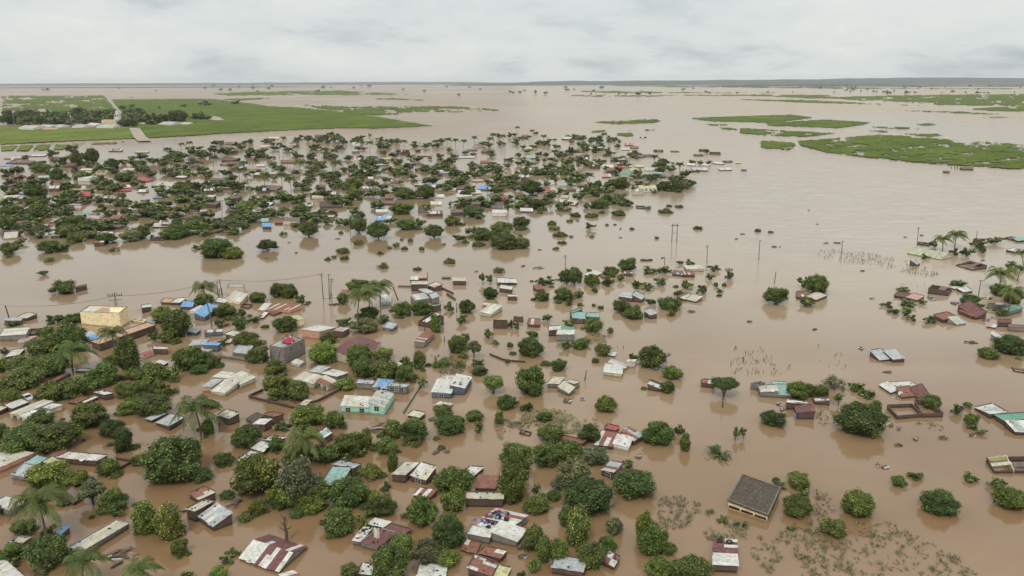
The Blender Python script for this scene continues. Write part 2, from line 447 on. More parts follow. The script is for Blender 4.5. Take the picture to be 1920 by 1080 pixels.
def tile(s):
    a, b, c = s.split(','); return float(a), float(b), float(c)
FIELDS = """
@0,120,4
L:0,.0 0,468 180,480 700,480 985,474 1042,560 640,575 0,606
F:0,.02 1030,480 1110,557 1440,540 1640,525 1920,512 2120,500 2560,482 2820,485 3245,466 3090,440 2820,395 2480,350 2220,325 2020,318 1920,300 1600,263 1280,262 840,265 860,310 905,350 925,380 1000,470
F:1,.42 0,236 400,232 780,230 830,290 868,345 800,360 350,372 0,372
L:0,.1 0,620 140,612 95,652 0,658
L:0,.1 155,610 262,606 215,655 112,655
L:0,.15 278,606 393,604 350,650 240,656
L:1,.25 408,604 645,592 640,618 560,640 395,650
L:1,.3 660,590 885,583 885,600 660,612
F:1,.4 895,580 1020,572 900,596
F:1,.25 1550,222 1920,204 2560,196 2900,214 3120,232 2600,238 2240,234 1700,240
F:1,.35 1600,262 1920,250 2030,255 2010,268 1760,280
F:1,.45 1440,210 1700,205 1920,214
F:1,.3 760,218 1080,214 1020,222
F:1,.4 920,248 1040,244 1000,256
@480,120,4
F:1,.46 330,300 700,318 1100,312 1500,312 1830,340 1830,354 1500,365 1200,362 1000,388 800,388 620,360 430,330
F:1,.3 880,258 1000,254 1290,268 1220,276 900,268
F:1,.4 1180,210 1450,208 1400,216
F:1,.5 600,240 900,240 860,250
F:1,.46 1780,184 2200,188 2000,196
@960,120,4
F:1,.2 560,437 900,420 1080,414 1125,430 1060,445 780,456
F:1,.08 1310,408 1600,395 1920,385 2100,381 2270,403 2100,424 1900,440 1500,430
F:1,.25 780,520 900,515 930,550 780,550
F:1,.5 870,497 1110,486 1060,506 900,508
F:1,.45 580,505 700,490 720,510 600,520
F:1,.25 1400,445 1760,460 1500,467
F:1,.3 1530,475 1700,476 1700,500 1600,500
F:1,.25 500,197 960,203 1500,212 2000,212 2000,222 800,222 520,213
F:1,.42 300,236 470,228 1100,233 1300,240 900,250 500,247
F:1,.3 1050,230 1920,226 2400,230 2400,262 2220,262 1920,245 1100,240
F:1,.35 640,150 1500,160 1920,166 1920,180 1300,180 700,166
F:1,.48 1840,590 1960,574 1960,640 1900,640
@1440,120,4
F:1,.12 -20,440 450,416 790,440 700,462 520,482 0,466
F:1,.2 -220,478 0,492 540,520 280,552 0,542 -220,520
F:1,.22 205,577 500,556 800,530 1050,540 1380,570 1400,588 1500,602 1570,580 1920,606 2200,610 2200,830 1920,797 1300,758 820,715 440,668 240,615
F:1,.22 -60,572 200,590 222,622 150,650 -60,625
F:1,.4 720,470 1000,468 1260,490 900,492
F:1,.3 670,495 1000,503 860,518
F:1,.5 940,522 1200,512 1335,536 1200,552
F:1,.45 1040,448 1200,442 1390,462 1150,464
F:1,.25 300,250 1000,232 2100,218 2100,322 1300,310 1000,288 700,278
F:1,.15 1440,338 1700,322 2100,308 2100,360 1700,356
F:1,.2 -360,262 300,268 900,300 1300,318 1000,312 200,290
F:1,.3 1500,398 1900,392 2050,400 1700,408
F:1,.3 960,352 1150,348 1450,356 1790,378 1650,382 1300,368
F:1,.3 -400,160 0,166 600,172 1200,180 2100,178 2100,192 600,192 0,182 -400,178
"""
def build_fields():
    ox = oy = 0; sc = 1; k = 0
    for ln in FIELDS.strip().splitlines():
        if ln[0] == '@': ox, oy, sc = tile(ln[1:]); continue
        head, rest = ln.split(' ', 1)
        kind, prm = head.split(':'); ragged, hole = prm.split(',')
        hole = float(hole)
        poly = [(ox + float(a) / sc, oy + float(b) / sc) for a, b in (q.split(',') for q in rest.split())]
        k += 1
        x0 = min(p[0] for p in poly); x1 = max(p[0] for p in poly); y0 = min(p[1] for p in poly); y1 = max(p[1] for p in poly)
        dy = 0.9 if y1 - y0 > 14 else 0.5
        dx = 2.0
        mb = MB(); idx = {}
        def vid(i, j):
            if (i, j) not in idx:
                p = onz(x0 + i * dx, y0 + j * dy, 0)
                hgt = 0.35 + 0.9 * fbm(p.x * .06, p.y * .06, 5)
                idx[(i, j)] = len(mb.v)
                mb.v.append((p.x, p.y, hgt)); mb.c.append((1, 1, 1)); mb.t.append(.5)
            return idx[(i, j)]
        for j in range(int((y1 - y0) / dy) + 1):
            for i in range(int((x1 - x0) / dx) + 1):
                cx, cy = x0 + (i + .5) * dx, y0 + (j + .5) * dy
                if not inside(poly, cx, cy): continue
                d = edge_dist(poly, cx, cy)
                nz = fbm(cx / 26 + k * 9, cy / 3.2, 11, 4) * .78 + .22 * fbm(cx / 3.5, cy / .9, 91, 2)
                n_edge = fbm(cx / 9 + 3, cy / 1.6, 29, 2)
                if nz < 0.30 + 0.24 * hole + (0.04 if hole > .1 else -0.4): continue
                if d < (7 if hole < .1 else 12) * n_edge * (0.2 + hole): continue
                mb.f.append((vid(i, j), vid(i, j + 1), vid(i + 1, j + 1), vid(i + 1, j))); mb.m.append(0)
        if mb.f:
            o = mb.obj('field', 'fieldlime' if kind == 'L' else 'field')
            tag(o, kind='structure')
build_fields()

def strip(name, mat, pix, wid, z, kind='structure'):
    mb = MB(); P = [onz(a, b, z) for a, b in pix]
    for i in range(len(P) - 1):
        d = (P[i + 1] - P[i]).normalized(); n = Vector((-d.y, d.x, 0)) * wid / 2
        mb.add([P[i] - n, P[i + 1] - n, P[i + 1] + n, P[i] + n], [(0, 1, 2, 3)])
    tag(mb.obj(name, mat), kind=kind)
strip('road', 'road', [(197, 178), (207, 190), (222, 207), (226, 214)], 9, 1.45)
strip('road', 'road', [(252, 240), (262, 256), (272, 264)], 16, 1.45)
mb = MB(); P = [onz(a, b, 1.5) for a, b in ((389, 223), (405, 226), (421, 225), (410, 219), (398, 217))]
mb.add(P, [tuple(range(5))]); tag(mb.obj('sandy_ground', 'road'), kind='structure')

# far wooded ridge along the horizon, with real height and depth
def ridge(name, Y0, Y1, x0, x1, hfun, n=160):
    mb = MB(); rows = 5
    for j in range(rows):
        yy = Y0 + (Y1 - Y0) * j / (rows - 1)
        for i in range(n + 1):
            x = x0 + (x1 - x0) * i / n
            env = math.sin(math.pi * j / (rows - 1)) ** 0.7 if 0 < j < rows - 1 else 0
            end = min(1, i / 14, (n - i) / 14)
            hh = hfun(i / n) * env * end * (0.75 + 0.5 * fbm(i * .35, j * 3.1, 3)) + (2.5 * end if j == 0 else 0)
            mb.v.append((x, yy, hh)); mb.c.append((1, 1, 1)); mb.t.append(.5)
    for j in range(rows - 1):
        for i in range(n):
            a = j * (n + 1) + i
            mb.f.append((a, a + 1, a + n + 2, a + n + 1)); mb.m.append(0)
    tag(mb.obj(name, 'ridge'), kind='structure')
ridge('hills', 14200, 24000, -1200, 24000, lambda u: 74 + 34 * math.exp(-((u - .42) / .12) ** 2) + 6 * u)
ridge('hills', 10300, 11300, 1900, 14000, lambda u: 13 + 5 * math.sin(u * 9) ** 2)
ridge('hills', 20000, 30000, -24000, 500, lambda u: 52 + 10 * u)
ridge('hills', 12300, 13200, -13000, -2800, lambda u: 10)
ridge('hills', 8600, 8900, 2600, 9500, lambda u: 4 + 4 * math.sin(u * 20) ** 2)

# ---------------------------------------------------------------- foliage meshes (shared by the copies)
def rdir(r):
    z = r.uniform(-1, 1); a = r.uniform(0, 2 * math.pi); q = math.sqrt(1 - z * z)
    return Vector((q * math.cos(a), q * math.sin(a), z))
def ico(sub):
    bm = bmesh.new(); bmesh.ops.create_icosphere(bm, subdivisions=sub, radius=1)
    v = [x.co.copy() for x in bm.verts]; f = [tuple(y.index for y in x.verts) for x in bm.faces]; bm.free()
    return v, f
ICO = {1: ico(1), 2: ico(2)}
def leafquad(mb, p, n, s, r, tone, slim=0.6):
    u = n.orthogonal().normalized()
    a = r.uniform(0, 2 * math.pi)
    u = (Matrix.Rotation(a, 3, n) @ u); v = n.cross(u)
    sl = s * slim
    mb.add([p - u * s, p - v * sl - n * s * .15, p + u * s, p + v * sl - n * s * .15], [(0, 1, 2, 3)], tone=tone)
def crown_data(seed, style, nlobe, nleaf, ls):
    """unit crown: radius about 1 across, z from about -1 to 1"""
    r = random.Random(seed); mb = MB()
    lobes = []
    for i in range(nlobe):
        for _ in range(30):
            d = rdir(r)
            if style == 'dome':
                d.z = max(d.z, -.7); c = Vector((d.x * .68, d.y * .68, d.z * .66)) * r.uniform(.7, 1.05); rad = r.uniform(.18, .32)
                if all((c - c2).length > (rad + r2) * .42 for c2, r2, _ in lobes): break
                continue
            if style == 'umbrella':
                d = Vector((d.x, d.y, abs(d.z) * .45 + .1)); c = d * r.uniform(.45, .8); rad = r.uniform(.2, .34)
            elif style == 'bush':
                d.z = d.z * .9 - 0.05; c = Vector((d.x * .74, d.y * .74, d.z * .58)) * r.uniform(.4, 1.1); rad = r.uniform(.16, .40)
            elif style == 'tall':
                c = Vector((d.x * .5, d.y * .5, d.z * .72)) * r.uniform(.5, 1); rad = r.uniform(.24, .38)
            else:
                d.z = max(d.z, -.75); c = Vector((d.x * .7, d.y * .7, d.z * .62)) * r.uniform(.45, 1.12); rad = r.uniform(.13, .34)
            if all((c - c2).length > (rad + r2) * .42 for c2, r2, _ in lobes): break
        lobes.append((c, rad, r.uniform(-.22, .22)))
    core = style != 'loose'
    if core:
        v, f = ICO[2 if nleaf > 500 else 1]
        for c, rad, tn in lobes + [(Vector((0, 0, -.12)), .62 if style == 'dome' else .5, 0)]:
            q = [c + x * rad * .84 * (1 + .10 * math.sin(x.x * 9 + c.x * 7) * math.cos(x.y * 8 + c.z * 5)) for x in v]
            mb.add(q, f, tone=.06 + max(0, tn) * .3)  # opaque core, the crown's inner shade put into its dark tone
    tot = sum(x[1] ** 2 for x in lobes)
    for c, rad, tn in lobes:
        k = int(nleaf * rad * rad / tot)
        for _ in range(k):
            d = rdir(r)
            rr = rad * (r.uniform(.80, 1.30) if core else r.uniform(.3, 1.15))
            p = c + d * rr
            if core and any((p - c2).length < r2 * .78 for c2, r2, _ in lobes): continue
            if style == 'bush' and p.z < -0.95: continue
            n = (d * .8 + rdir(r) * .75 + Vector((0, 0, .3))).normalized()
            leafquad(mb, p, n, ls * r.uniform(.65, 1.3), r, min(1, max(0, .46 + tn + r.gauss(0, .26) + .04 * d.z)))
    return mb
def trunk_data(seed, spread=.55, limbs=5):
    """unit trunk: from z=0 at the root to z=1 at the crown's centre"""
    r = random.Random(seed); mb = MB()
    bend = Vector((r.uniform(-.06, .06), r.uniform(-.06, .06), 0))
    fork = r.uniform(.45, .6)
    mb.tube([(0, 0, 0), bend * .5 + Vector((0, 0, fork * .5)), bend + Vector((0, 0, fork)), bend * 1.4 + Vector((0, 0, 1.15))], [.075, .06, .05, .02], 6)
    for i in range(limbs):
        a = 2 * math.pi * i / limbs + r.uniform(-.4, .4); z0 = r.uniform(fork * .6, fork)
        d = Vector((math.cos(a), math.sin(a), 0))
        L_ = spread * r.uniform(.7, 1.1)
        mb.tube([bend * z0 + Vector((0, 0, z0)), bend * z0 + d * L_ * .4 + Vector((0, 0, z0 + .2)), d * L_ + Vector((0, 0, r.uniform(.9, 1.2)))], [.035, .025, .01], 5)
    return mb
CROWN = {}
for st, cnt, nl, nf, ls in (('round', 8, 40, 4200, .056), ('bush', 6, 28, 3000, .066), ('umbrella', 2, 26, 3400, .056),
                            ('dome', 4, 44, 5200, .050), ('tall', 3, 26, 3200, .060), ('loose', 4, 30, 2600, .050)):
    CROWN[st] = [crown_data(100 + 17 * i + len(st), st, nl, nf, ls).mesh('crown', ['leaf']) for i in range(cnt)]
TRUNK = [trunk_data(50 + i).mesh('trunk', ['bark']) for i in range(4)]
# one-mesh trees for the distance
def low_tree(seed, style, nl, nf, ls):
    mb = crown_data(seed, style, nl, nf, ls)
    tr = trunk_data(seed, .5, 3)
    tr.v = [(x * .9, y * .9, z * 1.5 - 1.75) for x, y, z in tr.v]
    k = len(mb.v)
    mb.v += tr.v; mb.c += tr.c; mb.t += tr.t
    mb.f += [tuple(i + k for i in f) for f in tr.f]; mb.m += [1] * len(tr.f)
    return mb
LOWD = [low_tree(700 + i, ('round', 'bush', 'round', 'tall', 'round')[i], 12, 420, .13) for i in range(5)]
LOW = [q.mesh('tree', ['leaf', 'bark']) for q in LOWD]
DOTD = [crown_data(800 + i, 'bush', 6, 70, .28) for i in range(3)]

def palm_crown(seed, nf=21, seg=18, cov=.60):
    r = random.Random(seed); mb = MB()
    wind = Vector((.10, -.03, 0))
    for i in range(nf):
        a = 2 * math.pi * i / nf * 1.0 + r.uniform(-.2, .2)
        lift = (1.15, .75, .4, .1)[i % 4] + r.uniform(-.12, .12)
        d = Vector((math.cos(a), math.sin(a), 0))
        ln = r.uniform(.85, 1.08); tone = r.uniform(.25, .6) if lift > 0 else r.uniform(.5, .95)
        pts = []
        for k in range(seg + 1):
            u = k / seg
            h = lift * u * .85 - (u ** 2.6) * (.42 + .40 * max(0, lift) + .15)
            pts.append(d * ln * (u * (1 - .18 * u * abs(lift))) + Vector((0, 0, h * ln)) + wind * u * u)
        side0 = Vector((-d.y, d.x, 0))
        mb.tube(pts, [.014 * (1 - .7 * k / seg) for k in range(seg + 1)], 3)
        for q in range(1): mb.t[-(seg + 1) * 3:] = [tone] * ((seg + 1) * 3)
        for k in range(1, seg + 1):
            u = k / seg
            t_ = (pts[k] - pts[k - 1]).normalized()
            w_ = .24 * math.sin(math.pi * min(1, (u * .86 + .12))) ** .7
            for s_ in (-1, 1):
                dirn = (side0 * s_ * .85 + t_ * .55 + Vector((0, 0, -.38 - .35 * r.random()))).normalized()
                b0 = pts[k] ; b1 = pts[k - 1] * cov + pts[k] * (1 - cov)
                e = dirn * w_ * r.uniform(.8, 1.15)
                mb.add([b0, b1, b1 + e * .95, b0 + e], [(0, 1, 2, 3)], tone=min(1, max(0, tone + r.uniform(-.12, .12))))
    for _ in range(9):
        a = r.uniform(0, 6.28); v, f = ICO[1]
        c = Vector((math.cos(a) * .06, math.sin(a) * .06, -.05))
        mb.add([c + x * .032 for x in v], f, tone=.9)
    return mb
PALMD = [palm_crown(300 + i) for i in range(4)]
PALM = [q.mesh('crown', ['frond']) for q in PALMD]
PALMFAR = [palm_crown(330 + i, 16, 6, .95).mesh('crown', ['frond']) for i in range(3)]
def banana_crown(seed, n=26):
    r = random.Random(seed); mb = MB()
    for i in range(n):
        a = r.uniform(0, 2 * math.pi); d = Vector((math.cos(a), math.sin(a), 0)); base = d * r.uniform(0, .35) + Vector((0, 0, -.9))
        lift = r.uniform(.5, 1.5); ln = r.uniform(.6, 1.0); prev = None; tone = r.uniform(.2, .85)
        sd_ = Vector((-d.y, d.x, 0))
        for k in range(7):
            u = k / 6
            p = base + d * ln * .75 * u ** 1.3 + Vector((0, 0, lift * u * 1.25 - u ** 3 * (lift * .9)))
            wv = sd_ * .10 * math.sin(math.pi * min(1, u * .9 + .08))
            cur = (p - wv, p + wv)
            if prev: mb.add([prev[0], prev[1], cur[1], cur[0]], [(0, 1, 2, 3)], tone=tone)
            prev = cur
    return mb
BANANA = [banana_crown(400 + i).mesh('leaves', ['frond']) for i in range(3)]

TINT = {'d': (0.084, 0.112, 0.030), 'm': (0.116, 0.148, 0.036), 'l': (0.160, 0.194, 0.042), 'o': (0.155, 0.165, 0.080), 's': (0.115, 0.138, 0.044)}
TW = {'d': 'dark green', 'm': 'mid green', 'l': 'light green', 'o': 'olive green', 's': 'green'}
def jig(c, r, k=.14):
    a = 1 + r.uniform(-k, k)
    return (c[0] * a * (1 + r.uniform(-k, k)), c[1] * a, c[2] * a * (1 + r.uniform(-k, k)), 1)

